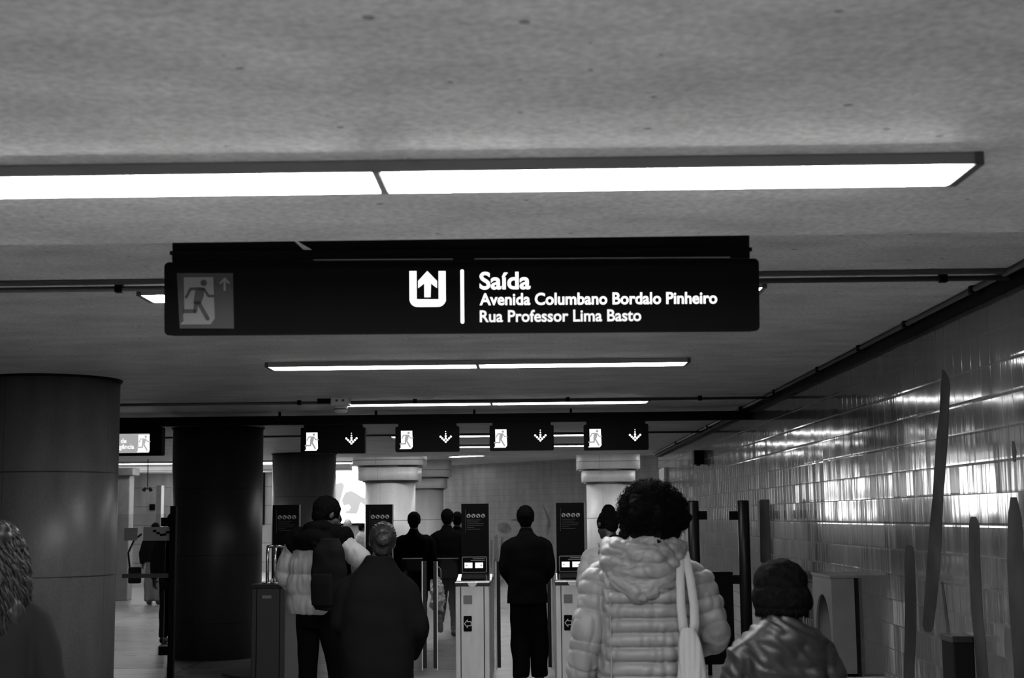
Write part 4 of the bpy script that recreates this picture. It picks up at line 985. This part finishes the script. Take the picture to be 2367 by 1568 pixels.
person(X0, D, .2, 1.66, 'person with long curly hair and a dark coat cut off by the left frame edge', dict(hd=(.01, .02, 1.63)), 'coat', 'blk2', hairf=longcurl, hairm='hairb', hem=.62, wide=.95, arm=.95, coatrows=[(.62, 0, 0, .20, .175), (.85, 0, 0, .19, .165), (1.05, 0, 0, .175, .15), (1.28, 0, 0, .18, .135), (1.37, 0, 0, .185, .12), (1.425, 0, -.01, .157, .10), (1.46, 0, -.01, .105, .085), (1.495, 0, -.01, .072, .072)])

# 4. man in a white puffer jacket with a backpack
D = 10.9; X0 = px(737, D)
pose = dict(hd=(.03, .07, 1.635), nk=(.01, .01, 1.52), sL=(-.20, 0, 1.455), sR=(.20, .02, 1.46), eL=(-.28, -.04, 1.19), wL=(-.22, .12, 1.05), eR=(.33, .08, 1.31), wR=(.17, .28, 1.26), aL=(-.09, -.03, .09), aR=(.13, .12, .09), kR=(.12, .08, .5))
rows = [(.915, -.03, 0, .19, .15), (1.0, -.035, 0, .20, .165), (1.15, -.03, 0, .205, .16), (1.29, -.01, 0, .205, .155), (1.40, 0, 0, .205, .135), (1.47, 0, 0, .17, .11), (1.52, 0, .01, .11, .09), (1.56, .01, .02, .085, .085)]
root, J, k, h = person(X0, D, -.45, 1.80, 'man in a white puffer jacket with black yoke, looking down to the right, backpack on', pose, 'puffer_jacket', 'puffw', hairf=hair_short, coatrows=rows, quilt=(.155, .016), topvox=.008,
    arm=1.25, head=(-.35, 0, -.5), dispf=puff_disp, leg=.95)
b = B(); trunk(b, [(q[0]*k, q[1]*k, q[2]*k, (q[3]+.012)*k, (q[4]+.014)*k) for q in [(1.375, -.005, 0, .205, .15), (1.41, 0, 0, .21, .14), (1.47, 0, 0, .18, .115), (1.52, 0, .01, .125, .095), (1.565, .01, .02, .10, .09)]])
for s in 'LR':
    S = J['s'+s]; sg = 1 if s == 'R' else -1; limb(b, [S+Vector((-.04*sg, 0, 0)), S+(J['e'+s]-S)*(.16 if s == 'L' else .10)], [.095*k, .108*k])
ellip(b, (.0, -.11*k, 1.46*k), (.14*k, .07*k, .07*k)); ellip(b, (.02, -.02, 1.54*k), (.12*k, .1*k, .06*k)); limb(b, [J['nk'], J['nk'].lerp(J['hd'], .45)], [.085, .078])
obj('black_yoke', fuse(b, .009, 3, None, wrinkle(.015, 9)), MT['blk'], root, True)
e = empty('backpack', (X0+.10, D-.34, .985), -.45, 'black backpack worn on the white puffer jacket', 'backpack')
b = B(); trunk(b, [(0, .02, .0, .10, .06), (.06, .03, 0, .13, .085), (.3, .035, 0, .135, .09), (.44, .03, 0, .12, .075), (.52, .03, .02, .07, .04)]); obj('pack_body', fuse(b, .01, 4, None, wrinkle(.012, 9)), MT['blk2'], e, True)
b = B(); trunk(b, [(.04, .03, -.085, .09, .02), (.2, .03, -.09, .095, .03), (.27, .03, -.085, .085, .02)]); obj('front_pocket', fuse(b, .008, 3), MT['blk2'], e, True)
obj('strap', strap([(-.16, .12, .42), (-.14, .06, .50), (-.115, .06, .44), (-.08, .05, .36), (-.06, .03, .3)], .05, .05, .012), MT['blk'], e)

# 5. person with tied-back hair in a long dark coat
D = 8.6; X0 = px(872, D)
pose = dict(hd=(.03, .03, 1.62), sL=(-.18, 0, 1.37), sR=(.18, 0, 1.37), eL=(-.235, -.0, 1.10), wL=(-.14, .2, 1.05), eR=(.265, -.0, 1.07), wR=(.20, .14, .90), nk=(.01, 0, 1.46))
rows = [(.55, .02, 0, .21, .17), (.75, .01, 0, .225, .175), (.95, 0, 0, .235, .17), (1.15, -.01, 0, .225, .165), (1.3, -.01, 0, .215, .155), (1.38, -.0, 0, .19, .13), (1.45, 0, 0, .14, .10), (1.5, .01, .0, .10, .09), (1.54, .015, 0, .085, .085)]
person(X0, D, .0, 1.625, 'person with glossy tied-back hair in a long black coat, seen from behind', pose, 'long_coat', 'blk', hairf=hair_bun, hairm='hairb', coatrows=rows, arm=1.3, head=(-.1, .08, .15), wide=1.2)

# 6. man in dark clothes passing the open gate
D = 14.3; X0 = px(1217, D)
pose = dict(hd=(-.01, .04, 1.63), sL=(-.185, 0, 1.40), sR=(.185, 0, 1.40), eL=(-.225, -.03, 1.13), wL=(-.15, .16, 1.0), eR=(.225, -.03, 1.13), wR=(.15, .16, 1.0), kL=(-.075, .03, .5), aL=(-.065, -.12, .10), kR=(.10, .05, .5), aR=(.11, .05, .09), hL=(-.085, 0, .9), hR=(.085, 0, .9))
person(X0, D, 0, 1.75, 'man in a dark jacket and black trousers walking through the open gate', pose, 'jacket', 'blk', hairf=hair_short, wide=1.1, hem=.80, leg=1.35, arm=1.12)

# 7. person with a bun and pale jacket half behind the curly hair
D = 11.6; X0 = px(1408, D)
pose = dict(hd=(-.02, .09, 1.60), nk=(.02, .0, 1.45), sL=(-.16, 0, 1.38), sR=(.18, 0, 1.38), eL=(-.215, -.05, 1.12), wL=(-.1, .2, 1.12), eR=(.24, 0, 1.12), wR=(.12, .22, 1.1))
def bun_top(root, h, k, HR, m):
    b = B(); ellip(b, h(0, -.018, .032), (.090*k, .112*k, .100*k), HR); ellip(b, h(-.01, -.05, .115), (.055*k, .055*k, .05*k), HR); ellip(b, h(.0, -.06, -.04), (.06*k, .05*k, .06*k), HR)
    obj('hair_with_bun', fuse(b, .007, 2, None, wrinkle(.006, 50)), m, root, True)
root, J, k, h = person(X0, D, -.1, 1.72, 'person with a dark hair bun and pale jacket bending over beside the gate', pose, 'jacket', 'puffw', hairf=bun_top, head=(-.55, .25, .5), wide=1.12, arm=1.25, skin='skind', quilt=(.12, .012))
b = B(); ellip(b, (J['nk'].x, J['nk'].y-.06, J['nk'].z-.01), (.11, .09, .06)); ellip(b, (J['nk'].x-.02, J['nk'].y-.1, J['nk'].z-.05), (.09, .06, .07)); o = obj('scarf', fuse(b, .006, 1, None, wrinkle(.02, 22)), MT['knit'], root, True)
b = B(); ellip(b, (J['nk'].x+.03, J['nk'].y-.07, J['nk'].z+.03), (.10, .08, .045)); obj('dark_hood', fuse(b, .007, 2), MT['blk'], root, True)

# 8-10. people ahead in the hall
D = 19.0
person(px(957, D), D, 0, 1.72, 'person in a dark hooded coat walking away left of the pale column', dict(sL=(-.21, 0, 1.40), sR=(.21, 0, 1.40)), 'coat', 'blk', hairf=hair_short, wide=1.2, hem=.70, arm=1.15, vox=.014)
D = 20.2
walk = dict(hR=(.08, 0, .91), kR=(.09, .10, .52), aR=(.09, .02, .09), hL=(-.08, 0, .91), kL=(-.07, -.02, .5), aL=(-.06, -.34, .24), eR=(.25, .06, 1.13), wR=(.24, .2, .95), eL=(-.25, -.12, 1.15), wL=(-.27, -.12, .90))
X9 = px(1034, D)
root, J9, k9, h9 = person(X9, D, -.1, 1.76, 'person in dark clothes stepping forward with one heel raised, behind the gates', walk, 'jacket', 'blk', hairf=hair_short, wide=1.15, arm=1.1, vox=.014, leg=.95)
def carrier(x, y, z, w, hgt, label, m='bag'):
    e = empty('carrier_bag', (x, y, z), 0, label, 'bag')
    b = B(); trunk(b, [(0, 0, 0, w*.35, .05), (.06, 0, 0, w*.5, .08), (hgt*.6, .0, 0, w*.45, .07), (hgt*.85, 0.01, 0, w*.28, .03), (hgt, .02, 0, w*.12, .015)])
    obj('bag_body', fuse(b, .008, 1, None, wrinkle(.03, 9, (1, 1, 1), .03, 22)), MT[m], e, True)
    b = B(); tube(b, [(-.03, 0, hgt*.9), (-.01, 0, hgt+.10), (.02, 0, hgt+.14), (.05, 0, hgt+.10), (.05, 0, hgt*.9)], .006, 8); obj('handle', b, MT[m], e, True)
p = at(1011, 1412, 19.95); carrier(p.x, 19.95, p.z, .20, .46, 'crumpled pale plastic bag carried by the stepping person behind the gates')
#p = at(966, 1400, 18.8); carrier(p.x, 18.7, p.z, .30, .40, 'pale carrier bag held by the person in the dark hooded coat')
D = 22.5
person(px(1057, D), D, 0, 1.73, 'person in dark clothes furthest ahead, beside the black notice panel', walk, 'jacket', 'blk', hairf=hair_short, wide=1.05, vox=.016)
# 11. walker with a shoulder bag on the left
D = 28.5; X0 = px(360, D)
root, J, k, h = person(X0, D, 0, 1.60, 'person walking away in a dark top and wide grey trousers, seen between the big columns', dict(eL=(-.27, -.02, 1.13), wL=(-.28, .05, .9)), 'jacket', 'blk', legm='greyc', hairf=hair_short, wide=1.35, hem=.92, leg=1.75, arm=1.3, vox=.016)
e = empty('shoulder_bag', (X0-.36, D-.05, .42), 0, 'dark bag hanging at the side of the walker between the big columns', 'bag')
b = B(); box(b, -.14, .1, -.07, .07, 0, .32, .03); obj('bag_body', b, MT['blk'], e, True)
b = B(); tube(b, [(-.12, 0, .28), (-.16, 0, .6), (-.05, 0, .85), (.1, 0, .97)], .02, 8); obj('strap', b, MT['blk'], e, True)
# 12-14. people by the counter and beside the post
D = 38.5; root, *_ = person(px(803, D), D, 1.2, 1.62, 'person in a pale hooded coat at the counter under the bright poster', None, 'hooded_coat', 'puffw', hairf=None, vox=.02, wide=1.1,
    extra=lambda b, J, k: (ellip(b, J['hd']+Vector((0, -.03, .01)), (.12*k, .13*k, .14*k)),))
D = 37.0; person(px(783, D), D, 0, 1.72, 'person in dark clothes near the bright poster, head against it', None, 'coat', 'blk', hairf=hair_short, vox=.02, wide=.95)
D = 38.8; person(px(836, D), D, -.8, 1.50, 'person in a patterned pale coat right of the one with the hood', None, 'coat', 'knit', hairf=hair_short, vox=.02)
D = 19.5; person(px(401, D), D, 0, 1.74, 'dark figure mostly hidden behind the black post of the glass barrier', None, 'coat', 'blk', hairf=hair_short, vox=.018, wide=1.0)
# marks painted on the far wall
wb = [o for o in C.collection.objects if o.name.startswith('wall_back')][0]
